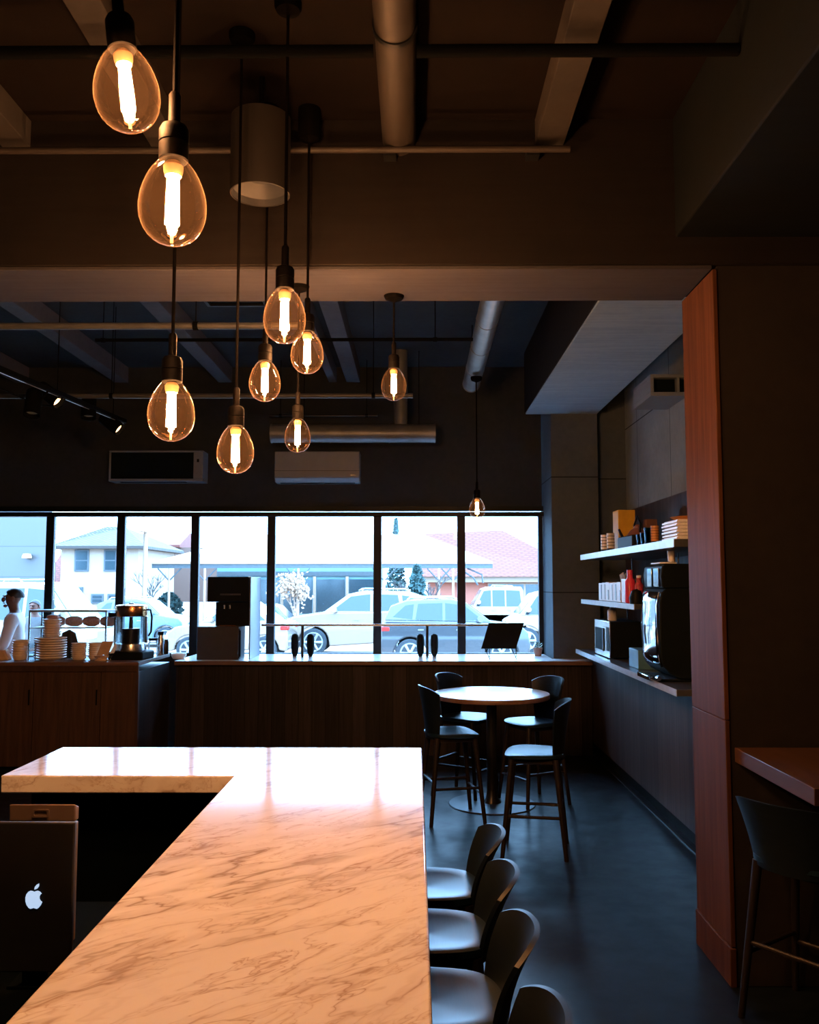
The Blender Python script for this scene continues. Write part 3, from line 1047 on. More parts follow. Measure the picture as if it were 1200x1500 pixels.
o.location = (on(47, 8.40), 8.40, ZC + .001); tag(o, 'clear tall tumbler between the cup stack and the wide plate stack', 'glass')
stack('saucer', 'saucer', on(116, 8.5), 8.5, ZC, 8, .074, .026, .0188, 'beige saucer right of the wide plates, %s of the left saucer stack', 'left stack of beige saucers', mk=bowl_mesh)
stack('saucer', 'saucer', on(139.5, 8.52), 8.52, ZC, 8, .066, .026, .0188, 'beige saucer beside the leaning card, %s of the right saucer stack', 'right stack of beige saucers', 'ceramic', mk=bowl_mesh)
# dark folded cloths behind
cl = MB()
rows = []
for i in range(9):
    v = i / 8
    rr = []
    for j in range(28):
        t = 2 * PI * j / 28
        wv = 1 + .13 * math.sin(5 * t + v * 3) + .06 * math.sin(9 * t)
        k = math.sin(PI * min(1, .25 + v * .75) ) ** .5 if v < 1 else .001
        k = {0: .95, 8: .02}.get(i, 1.0 - .45 * v)
        rr.append((.13 * k * wv * math.cos(t), .10 * k * wv * math.sin(t), .26 * v + .012 * math.sin(4 * t) * (v > .05)))
    rows.append(rr)
o = cl.grid(rows, close=True).build('cloth_bundle', pbr('black_cloth', (.02, .02, .022), .9, bump=.4), ang=80)
o.scale = (.75, .75, 1)
o.location = (on(101, 8.735), 8.735, ZC + .001); tag(o, 'crumpled black cloth behind the plate stacks', 'cloth')
# kraft bag lying at the left, leaning card, small flat pouches
o = MB().prism([(-.16, 0), (.16, 0), (.12, .10), (-.10, .07)], -.05, .05, 'XZ').build('paper_bag', 'paper', bevel=.012)
o.location = (on(-9, 8.45), 8.45, ZC + .001); tag(o, 'crumpled kraft paper bag at the left end of the cabinet top', 'bag')
cd = thing('menu_card', 'orange-brown card leaning beside the glass dispenser', 'card', (on(152.5, 8.43), 8.43, ZC + .002))
b = MB().prism([(-.075, .03), (-.02, .175), (.085, .175), (.02, 0), (.0, .05)], -.003, .003, 'XZ')
b.build('card', 'paper', cd)
MB().prism([(.055, 0), (.035, .04), (.10, .16), (.115, .12)], .02, .024, 'XZ').build('backing_sheet', 'paper_white', cd)
for k in range(4):
    o = MB().box(-.05, -.05, 0, .05, .05, .011).build('coaster', 'paper', bevel=.004)
    o.location = (on(149, 8.36), 8.36, ZC + .001 + k * .0122)
    o.rotation_euler = (0, 0, .3 * k)
    tag(o, 'thin kraft coaster lying before the right saucer stack, %s of four' % ['lowest', 'second lowest', 'second highest', 'highest'][k], 'coaster', 'kraft coasters')

# big glass and steel dispenser
xd = on(191, 8.62)
ds = thing('drink_dispenser', 'tall glass and steel dispenser with a copper band on a black base', 'dispenser', (xd, 8.62, ZC))
b = MB().prism([(-.16, -.17), (.17, -.17), (.20, .1), (.14, .2), (-.14, .2), (-.18, .1)], 0, .075)
b.build('base', 'black', ds, bevel=.012)
MB().lathe([(0, .076), (.148, .076), (.15, .09), (.14, .145), (.125, .15), (0, .15)], 44).build('steel_foot', 'steel', ds)
MB().lathe([(.138, .151), (.142, .16), (.142, .40), (.138, .405), (.136, .40), (.136, .16)], 44).build('glass_cylinder', 'case_glass', ds)
MB().lathe([(0, .152), (.085, .152), (.085, .29), (.02, .295), (.016, .40), (0, .40)], 32).build('inner_filter', 'steel_dark', ds)
MB().lathe([(0, .406), (.146, .406), (.150, .412), (.150, .50), (.144, .512), (.10, .52), (.03, .524), (.02, .535), (0, .536)], 44).build('lid_band', 'copper', ds)
for s_ in (-1, 1):
    MB().box(s_ * .15 - .01, -.02, .151, s_ * .15 + .01, .02, .4055).build('upright', 'steel', ds, bevel=.003)
MB().path([(.155, -.03, .47), (.20, -.05, .47), (.215, -.05, .40), (.21, -.05, .26), (.185, -.05, .22)], .009, 10).build('handle', 'black', ds)
MB().tube((-.15, -.03, .42), (-.20, -.06, .42), .018, .024, 16).build('side_knob', 'black', ds)
# small jars to its right
def jar(px, Y, r, h, z, name, lab, cat, mat, lid=None, group=None):
    t = thing(name, lab, cat, (on(px, Y), Y, z + .0005), group=group)
    MB().lathe([(0, 0), (r * .95, 0), (r, .008), (r, h * .82), (r * .8, h * .9), (r * .8, h), (0, h)], 28).build('body', mat, t)
    if lid:
        MB().lathe([(0, h + .0005), (r * .86, h + .0005), (r * .86, h * 1.14), (r * .8, h * 1.17), (0, h * 1.18)], 28).build('lid', lid, t)
    return t
jar(224, 8.97, .05, .15, ZC, 'jar', 'clear jar with a black lid right of the glass dispenser', 'jar', 'case_glass', 'black')
jar(235, 9.10, .035, .20, ZC, 'canister', 'slim steel canister beside the clear jar at the cabinet edge', 'canister', 'steel', 'black')
jar(242.5, 9.19, .03, .15, ZC, 'canister', 'short steel canister nearest the corner of the cabinet', 'canister', 'steel_dark')
# glass display case
Yc = 9.0
x0, x1 = on(50, Yc), on(163, Yc)
zt = WZ(100, 893, Yc) - ZC
dc = thing('display_case', 'glass display case with a pale top rail behind the plates', 'display case', ((x0 + x1) / 2, Yc, ZC))
hw = (x1 - x0) / 2
MB().box(-hw, -.16, 0, hw, .16, .012).build('base_tray', 'white', dc, bevel=.002)
MB().box(-hw, -.16, zt - .02, hw, .16, zt).build('top', 'offwhite', dc, bevel=.003)
MB().box(-hw + .01, -.15, zt * .60, hw - .01, .15, zt * .60 + .012).build('shelf', 'white', dc)
for sx in (-1, 1):
    for sy in (-1, 1):
        MB().box(sx * (hw - .008) - .007, sy * .150 - .007, .0125, sx * (hw - .008) + .007, sy * .150 + .007, zt - .0205).build('post', 'steel', dc)
MB().box(-hw + .016, -.158, .013, hw - .016, -.154, zt - .021).build('front_glass', 'case_glass', dc)
for k in range(4):
    o = MB().lathe([(0, -.085), (.035, -.076), (.05, -.035), (.052, .035), (.035, .076), (0, .085)], 16, Matrix.Rotation(PI / 2, 4, 'Y')).build('bread_loaf', 'bread')
    o.location = ((x0 + x1) / 2 - hw + .17 + k * .175 + .05, Yc, ZC + zt * .60 + .066)
    tag(o, 'brown loaf inside the display case, %s from the dispenser end' % ['fourth', 'third', 'second', 'first'][k], 'bread', 'loaves in the display case')

# ------------------------------------------------------------------ things on the window counter
ZW = .972
Ym = 9.42
x0, x1, x2 = on(288, Ym), on(349, Ym), on(380, Ym)
cm = thing('espresso_machine', 'boxy coffee machine with a black head and a pale side panel', 'coffee machine', ((x0 + x1) / 2, Ym, ZW))
cx = (x0 + x1) / 2
hz = lambda py, Y=Ym: WZ(330, py, Y) - ZW
hz_base = hz(918)
MB().box(x0 - cx, 0, 0, x1 - cx, .36, hz_base).build('base_box', 'device', cm, bevel=.006)
MB().box(on(315, 9.55) - cx, .13, hz_base + .001, on(366, 9.55) - cx, .40, hz(882, 9.55)).build('neck', 'black', cm, bevel=.004)
MB().box(on(303, 9.5) - cx, .05, hz(881.5, 9.5), on(364, 9.5) - cx, .40, hz(845, 9.5)).build('head', 'black', cm, bevel=.008)
MB().box(on(364.5, 9.5) - cx + .002, .06, .0, on(364.5, 9.5) - cx + .016, .66, hz(845, 9.5)).build('side_panel', 'panel_blue', cm, bevel=.004)
MB().box(x1 - cx + .001, .01, .012, x1 - cx + .008, .055, hz_base - .02).box(x1 - cx + .008, .015, .03, x1 - cx + .02, .04, hz_base - .04).build('door_grip', 'black', cm)
MB().box(on(318, Ym) - cx, .07, hz_base + .001, on(343, Ym) - cx, .125, hz_base + .014).build('drip_tray', 'copper', cm, bevel=.003)
MB().box(on(322, 9.5) - cx, .044, hz(872, 9.5), on(352, 9.5) - cx, .0495, hz(869.5, 9.5)).build('display_strip', 'device', cm)
for k in (0, 1):
    MB().tube((on(328 + k * 8, 9.55) - cx, .125, hz(886, 9.55)), (on(328 + k * 8, 9.55) - cx, .125, hz(892, 9.55)), .012, None, 12).build('spout', 'steel', cm)
o = MB().lathe([(0, 0), (.06, 0), (.078, .03), (.08, .055), (.074, .055), (.06, .01), (0, .01)], 30).build('bowl', 'ceramic')
o.location = (on(262, 9.55), 9.55, ZW + .0005); tag(o, 'small pale bowl between the cabinet and the boxy coffee machine', 'bowl')

# glass guard: horizontal rail on two posts
Yg = 9.72
gd = thing('counter_rail', 'thin steel rail on two posts along the window counter', 'rail', (on(443, Yg), Yg, ZW))
zr = WZ(540, 915.5, Yg) - ZW
xa = on(383, Yg) - gd.location.x
xb = on(716, Yg) - gd.location.x
xp = on(626, Yg) - gd.location.x
MB().box(xa, -.02, zr - .012, xb, .02, zr + .012).build('rail', 'steel', gd, bevel=.003)
for x in (0, xp):
    q = MB().tube((x, 0, .006), (x, 0, zr - .0125), .016, None, 14).build('post', 'steel_dark', gd)
    MB().lathe([(0, 0), (.04, 0), (.04, .004), (.012, .012), (0, .012)], 20, None, (x, 0, 0)).build('foot', 'steel', q)
FG = 'black flasks standing by the rail posts'
def flask(px, lab, first=None):
    p = (on(px, Yg - .06), Yg - .06, ZW + .0005)
    if first:
        return dup(first, p, 0, lab)
    t = thing('flask', lab, 'flask', p, group=FG)
    MB().lathe([(0, .0), (.022, 0), (.026, .012), (.022, .02), (0, .02)], 20).build('foot', 'steel', t)
    MB().lathe([(0, .0205), (.022, .021), (.036, .06), (.041, .12), (.041, .205), (.034, .245), (.018, .258), (0, .26)], 24).build('body', 'black', t)
    return t
fl = flask(432, 'slim black flask left of the left rail post')
flask(455, 'slim black flask right of the left rail post', fl)
flask(616, 'slim black flask left of the right rail post', fl)
flask(636.5, 'slim black flask right of the right rail post', fl)

# black board on a wire easel
Ye = 9.50
ez = thing('menu_board', 'black board tilted back on a thin wire easel', 'menu board', (on(736, Ye), Ye, ZW))
ex = ez.location.x
def ep(px, py, dy): 
    p = W(px, py, Ye + dy)
    return Vector((p.x - ex, dy, p.z - ZW))
A, B_, C_, D_ = ep(716, 912.5, .09), ep(768, 912.5, .09), ep(756, 950, 0), ep(705, 950, 0)
nrm = (B_ - A).cross(D_ - A).normalized() * .012
b = MB()
b.add([A, B_, C_, D_, A + nrm, B_ + nrm, C_ + nrm, D_ + nrm], [(0, 1, 2, 3), (7, 6, 5, 4), (0, 4, 5, 1), (1, 5, 6, 2), (2, 6, 7, 3), (3, 7, 4, 0)])
b.build('board', 'black', ez, bevel=.002)
for s_, (xt, xm) in enumerate(((711, 718), (750, 757))):
    t0, t1 = ep(xt, 951, -.02), ep(xm, 965, -.06)
    t1.z = .004
    bk = ep(xt + 6, 940, .22); bk.z = .004
    MB().path([bk, ep(xt + 6, 925, .11), ep(xt, 949, .035), t0, t1], .0045, 6).build('easel_leg', 'black', ez)
# potted plant
pt = thing('potted_plant', 'tiny plant in a terracotta pot at the right end of the window sill', 'plant', (on(788, 9.95), 9.95, ZW + .0005))
MB().lathe([(0, 0), (.036, 0), (.05, .07), (.054, .07), (.054, .088), (.046, .088), (.044, .07), (0, .068)], 24).build('pot', 'terracotta', pt)
b = MB()
random.seed(3)
for i in range(26):
    a = random.uniform(0, 6.28)
    r = random.uniform(.01, .05)
    z = random.uniform(.10, .15)
    c = Vector((r * math.cos(a), r * math.sin(a), z))
    o1 = Vector((math.cos(a) * .02, math.sin(a) * .02, .012))
    sd = Vector((-math.sin(a) * .008, math.cos(a) * .008, 0))
    b.add([c - o1, c + sd, c + o1, c - sd], [(0, 1, 2, 3)])
    if i % 4 == 0:
        b.tube((0, 0, .068), c, .002, None, 5)
b.build('leaves', 'leaf', pt, fix=False)
# ------------------------------------------------------------------ shelf bay at the right
XS, XE = 1.65, 2.308
sh = thing('worktop', 'dark worktop with a blue-lit edge carrying the microwave and vending machine', 'worktop', (0, 0, 0))
M['shelf'] = pbr('dark_shelf', (.05, .055, .06), .35)
M['shelf_edge'] = pbr('pale_shelf_edge', (.42, .45, .47), .3)
MB().box(XS + .003, 5.7, 1.06, XE, 9.24, 1.10).build('board', 'shelf', sh, bevel=.002)
MB().box(XS - .001, 5.7, 1.058, XS + .0025, 9.24, 1.102).build('edge_strip', 'shelf_edge', sh)
def wall_shelf(lab, z, y0, y1, th):
    t = thing('wall_shelf', lab, 'shelf', (XE, y0, z))
    MB().box(XS - XE + .003, 0, -th, 0, y1 - y0, 0).build('board', 'shelf', t, bevel=.002)
    MB().box(XS - XE - .001, 0, -th - .001, XS - XE + .0025, y1 - y0, .001).build('edge_strip', 'shelf_edge', t)
    for k in (.35, .8):
        y = (y1 - y0) * k
        MB().tube((-.30, y, -th - .0005), (-.30, y, -th - .36), .006, None, 8).build('support_rod', 'steel_dark', t)
    return t
Z1, Z2, Z3 = 2.055, 1.615, 1.10
wall_shelf('upper wall shelf with cups, boxes and a pile of white trays', Z1, 5.68, 8.9, .05)
wall_shelf('middle wall shelf with books and pink bottles beside the vending machine', Z2, 6.75, 8.9, .04)

def at_x(px, x=1.80, py=850):
    Y = 7.0
    for _ in range(20):
        Y *= (x / WX(px, py, Y))
    return Y
# microwave
y0, y1 = at_x(891.5, 1.72), 8.60
mw = thing('microwave', 'steel-fronted microwave on the far end of the dark worktop', 'microwave', (1.72, y0, Z3 + .001))
hm = WZ(900, 911, y0) - Z3
MB().box(.012, 0, .012, .30, y1 - y0, hm).build('case', 'black', mw, bevel=.006)
MB().box(0, 0, .010, .011, y1 - y0, hm).build('front_frame', 'steel', mw, bevel=.003)
MB().box(-.004, (y1 - y0) * .30, .06, -.0005, (y1 - y0) * .94, hm - .07).build('door_glass', 'mesh', mw, bevel=.001)
MB().tube((-.02, (y1 - y0) * .26, .06), (-.02, (y1 - y0) * .26, hm - .06), .008, None, 10).build('door_handle', 'chrome', mw)
MB().box(-.004, .02, .07, -.0005, (y1 - y0) * .18, hm - .05).build('control_panel', 'black', mw)
for k in range(4):
    MB().tube((.06 + .18 * (k % 2), .05 + (y1 - y0 - .1) * (k // 2), 0), (.06 + .18 * (k % 2), .05 + (y1 - y0 - .1) * (k // 2), .0118), .015, None, 10).build('foot', 'black', mw)
def bottle(x, px, z, r, h, name, lab, cat, mat, cap=None, group=None, py=850):
    Y = at_x(px, x, py)
    t = thing(name, lab, cat, (x, Y, z + .0008), group=group)
    MB().lathe([(0, 0), (r * .9, 0), (r, .01), (r, h * .72), (r * .55, h * .84), (r * .5, h), (0, h)], 24).build('body', mat, t)
    if cap:
        MB().lathe([(0, h + .0005), (r * .56, h + .0005), (r * .56, h * 1.1), (0, h * 1.1)], 20).build('cap', cap, t)
    return t
bottle(1.80, 896, Z3 + hm + .001, .042, .13, 'bottle', 'white squat bottle on top of the microwave', 'bottle', 'white', 'white')
# blue box
y0 = at_x(940, 1.74)
o = MB().box(-.10, 0, 0, .14, .30, .15).build('storage_box', 'teal', bevel=.006)
o.location = (1.84, at_x(935, 1.74, 960), Z3 + .001); tag(o, 'blue storage box between the microwave and the vending machine', 'box')
# vending style coffee machine with a curved chrome front
ya, yb = at_x(966, 1.675), at_x(939, 1.675)
zt = WZ(950, 862, ya) - Z3
wm = thing('coffee_machine', 'tall black coffee machine with a curved chrome front on the worktop', 'coffee machine', (1.675, ya, Z3 + .001))
w_ = yb - ya
pr = [(.0, .16), (-.004, .30), (.0, zt - .10), (.012, zt - .03), (.05, zt), (.44, zt), (.44, .02), (.13, .02), (.06, .055), (.02, .10)]
MB().prism(pr, 0, w_, 'XZ').build('body', 'black', wm, bevel=.008)
rows = []
for k in range(15):
    v = k / 14
    z = .11 + (zt - .135) * v
    xx = -.010 - .010 * math.sin(PI * v) + (.03 * max(0, v - .93) / .07) + (.03 * max(0, .08 - v) / .08)
    rows.append([(xx - .02 * math.sin(PI * u) + .004 * math.sin(v * 40 + u * 3) * .35, w_ * (.12 + .76 * u), z) for u in [i / 8 for i in range(9)]])
m_ = MB().grid(rows)
rows2 = [[(.004 + .012, p[1], p[2]) for p in r] for r in rows]
m_.grid(rows2)
m_.build('chrome_front', 'chrome', wm, fix=False, ang=80)
MB().path([(.012, w_ * .05, .10), (-.012, w_ * .05, .2), (-.015, w_ * .05, zt - .12), (.0, w_ * .05, zt - .03)], .008, 8).build('near_trim', 'chrome', wm)
MB().box(-.02, .02, 0, .43, w_ - .02, .019).build('base', 'black', wm, bevel=.004)
MB().box(-.06, w_ * .15, .0, -.021, w_ * .85, .03).build('drip_tray', 'chrome', wm, bevel=.004)
MB().tube((-.03, -.02, .03), (-.03, -.055, .03), .018, .015, 16).tube((-.03, .03, .02), (-.03, -.02, .03), .008, None, 10).build('tap', 'chrome', wm)
# grinder hopper box on top
gh = thing('bean_hopper', 'black box with a curved glossy front standing on the coffee machine', 'hopper', (1.70, ya + .01, Z3 + zt + .002))
hg = WZ(950, 826, ya) - Z3 - zt
MB().prism([(0, 0), (-.01, hg * .5), (0, hg - .02), (.02, hg), (.38, hg), (.38, 0)], 0, w_ * .95, 'XZ').build('case', 'black', gh, bevel=.008)
MB().box(-.016, w_ * .10, .01, -.0105, w_ * .36, hg - .03).box(-.016, w_ * .46, .01, -.0105, w_ * .70, hg - .03).build('front_window', 'chrome', gh, bevel=.002)
MB().box(.0, w_ * .12, hg + .0005, .12, w_ * .6, hg + .012).build('lid', 'white', gh, bevel=.004)
o = MB().lathe([(0, 0), (.022, 0), (.026, .075), (.023, .075), (.02, .004), (0, .004)], 20).build('paper_cup', 'white')
o.location = (1.69, ya - .035, Z3 + zt * .0 + .0015); 
o.location = (1.78, ya + .07, Z3 + zt + hg + .018); tag(o, 'small white cup on top of the black hopper', 'cup')
# middle shelf: white books, dispenser box, twigs, pink bottles
bks = [(877, 2.0), (882.5, 1), (888, 1), (893.5, 1), (899, 1)]
ys = at_x(909, 1.70); ye = at_x(877, 1.70)
nb = 6
for i in range(nb):
    t0 = ys + .002 + (ye - ys) * i / nb
    t1 = ys + (ye - ys) * (i + 1) / nb - .002
    hgt = WZ(893, 853, (ys + ye) / 2) - Z2 - .004 * (i % 3)
    bk = thing('book', 'white-spined book on the middle shelf, %s from the pink bottles' % ORD[i].replace('bottom', 'first'), 'book', (1.70, t0, Z2 + .0012), group='white-spined books on the middle shelf')
    MB().box(0, 0, 0, .17, t1 - t0, hgt).build('cover', 'white', bk, bevel=.003)
    b = MB()
    b.box(-.0012, (t1 - t0) * .04, hgt * .08, -.0002, (t1 - t0) * (.34 if i % 2 else .22), hgt * (.92 if i % 3 else .6))
    b.build('spine_marks', 'steel_dark', bk, smooth=False)
y0 = at_x(916, 1.70); y1_ = at_x(910, 1.70)
o = MB().box(0, 0, 0, .10, y1_ - y0 - .005, WZ(913, 848, y0) - Z2).build('carton', 'white', bevel=.003)
o.location = (1.70, y0, Z2 + .001); tag(o, 'taller white carton at the end of the white-spined books', 'carton')
tw = thing('twig_vase', 'brown vase of pale twigs behind the taller white carton', 'vase', (1.97, at_x(913, 1.97), Z2 + .001))
MB().lathe([(0, 0), (.05, 0), (.055, .10), (.04, .14), (.035, .14), (.03, .02), (0, .02)], 24).build('vase', 'orange', tw)
b = MB()
for k in range(5):
    b.path([(0, 0, .03), (.01 * (k - 2), .012 * (k - 2), .16), (.02 * (k - 2), .03 * (k - 2), .24 + .01 * (k % 3))], [.004, .004, .007], 6)
b.build('twigs', 'ceramic', tw)
bottle(1.72, 923, Z2, .042, .24, 'bottle', 'tall bright pink bottle on the middle shelf', 'bottle', 'pink', 'pink')
bottle(1.77, 936, Z2, .034, .20, 'bottle', 'darker pink patterned bottle beside the tall pink one', 'bottle', pbr('pink_pattern', (.40, .04, .08), .4, var=.7, scale=60), 'white')
o = MB().lathe([(0, 0), (.05, 0), (.055, .05), (.035, .10), (.0, .115)], 20).build('coffee_bag', 'black')
o.location = (1.68, at_x(932, 1.68), Z2 + .001); tag(o, 'low black pouch in front of the pink bottles', 'pouch')
# upper shelf
def cups(px, n, lab, grp, mats, r=.035, step=.028, x=1.74, h=.05):
    Y = at_x(px, x, 800)
    first = None
    for i in range(n):
        if first is None:
            c = thing('cup', lab % ('lowest' if not i else ''), 'cup', (x, Y, Z1 + .001), group=grp)
            MB().lathe([(0, 0), (r * .7, 0), (r * .96, h * .55), (r * .9, h * .55), (r * .62, .004), (0, .004)], 24).build('body', mats[0], c)
            MB().lathe([(r * .965, h * .551), (r, h), (r * .93, h), (r * .91, h * .551)], 24).build('rim', mats[1], c)
            first = c
        else:
            nm = 'topmost' if i == n - 1 else ORD[i] + ' from the bottom'
            dup(first, (x, Y, Z1 + .001 + i * step), 0, lab % nm)
cups(886, 5, 'striped cup on the upper shelf, %s of the farthest stack', 'farthest stack of striped cups', ('black', 'white'))
cups(895, 5, 'striped cup on the upper shelf, %s of the second stack', 'second stack of striped cups', ('black', 'white'))
cups(960, 6, 'orange-rimmed cup beside the white trays, %s of its stack', 'stack of orange-rimmed cups', ('black', 'orange'), r=.029, step=.019, x=1.73, h=.036)
y0 = at_x(906, 1.86, 770)
o = MB().box(0, 0, 0, .155, at_x(898, 1.86, 770) - y0, WZ(915, 747, y0) - Z1).build('gift_box', 'yellow', bevel=.004)
o.location = (1.86, y0, Z1 + .001); tag(o, 'tall yellow box standing on the upper shelf', 'box')
o = MB().box(0, 0, 0, .09, .50, .10).build('coffee_tin', 'black', bevel=.01)
o.location = (1.70, at_x(926, 1.70, 790), Z1 + .001); tag(o, 'low black tin in front of the yellow box', 'tin')
kt = thing('kettle', 'dark round kettle with a brown belly right of the yellow box', 'kettle', (1.90, at_x(934, 1.90, 775), Z1 + .001))
MB().lathe([(0, 0), (.085, 0), (.10, .05), (.10, .11), (.06, .17), (.03, .19), (.03, .20), (.012, .22), (0, .22)], 28).build('body', pbr('brown_enamel', (.22, .09, .06), .3), kt)
MB().path([(-.0, -.08, .15), (0, -.11, .22), (0, 0, .29), (0, .11, .22), (0, .08, .15)], .008, 8).build('handle', 'black', kt)
MB().path([(-.08, 0, .06), (-.13, 0, .11), (-.16, 0, .18)], [.02, .014, .010], 10).build('spout', 'steel_dark', kt)
o = MB().box(0, 0, 0, .10, .12, .30).build('carton', pbr('brown_card', (.16, .08, .06), .7), bevel=.004)
o.location = (2.10, at_x(947, 2.10, 770), Z1 + .001); tag(o, 'brown carton standing at the back of the upper shelf', 'carton')
for k, (px, hh) in enumerate(((939, .085), (945, .09), (951, .12))):
    o = MB().lathe([(0, 0), (.03, 0), (.036, hh), (.033, hh), (.028, .006), (0, .006)], 24).build('tumbler', 'blue_glass')
    x_ = 1.70
    o.location = (x_, at_x(px, x_, 790), Z1 + .001)
    tag(o, ['short blue glass tumbler nearest the black tin', 'blue glass tumbler in the middle of the three', 'tallest blue glass tumbler, beside the orange-rimmed cups'][k], 'glass', 'blue tumblers on the upper shelf')
ya_, yb_ = at_x(989, 1.66, 775), at_x(967, 1.66, 775)
nt = 6
zz = WZ(985, 760, ya_) - Z1
for k in range(nt):
    o = MB().box(0, 0, 0, .24, yb_ - ya_, zz / nt * .62).box(.012, .012, zz / nt * .62, .228, yb_ - ya_ - .012, zz / nt - .0015).build('tray', 'white', bevel=.002)
    o.location = (1.67 + .004 * (k % 2), ya_, Z1 + .001 + k * zz / nt)
    tag(o, 'white tray on the upper shelf beside the pillar, %s of six' % ('topmost' if k == nt - 1 else ORD[k] + (' from the bottom' if k else '')), 'tray', 'pile of white trays')
o = MB().lathe([(0, 0), (.10, 0), (.13, .018), (.125, .02), (.09, .004), (0, .004)], 32).build('wooden_plate', 'orange')
o.location = (1.80, ya_ + .13, Z1 + zz + .002); tag(o, 'brown plate lying on top of the white trays', 'plate')
bottle(1.85, 985, Z3 + zt + .001 + hg + .002, .02, .11, 'bottle', 'slim pale bottle with a green cap above the hopper', 'bottle', 'white', 'leaf', py=820)
SKY, EXPO = 23.0, 0.0
# ------------------------------------------------------------------ people
def skin_mesh(name, verts, edges, sub=2):
    me = bpy.data.meshes.new(name)
    me.from_pydata([v[0] for v in verts], edges, [])
    o = bpy.data.objects.new(name, me)
    C.objects.link(o)
    o.modifiers.new('skin', 'SKIN')
    s = o.modifiers.new('sub', 'SUBSURF')
    s.levels = sub
    s.render_levels = sub
    lay = me.skin_vertices[0].data
    for i, v in enumerate(verts):
        r = v[1]
        lay[i].radius = r if isinstance(r, tuple) else (r, r)
        lay[i].use_root = (i == 0)
    dg = bpy.context.evaluated_depsgraph_get()
    dg.update()
    me2 = bpy.data.meshes.new_from_object(o.evaluated_get(dg))
    bpy.data.objects.remove(o)
    bpy.data.meshes.remove(me)
    me2.name = name
    for p in me2.polygons:
        p.use_smooth = True
    return me2


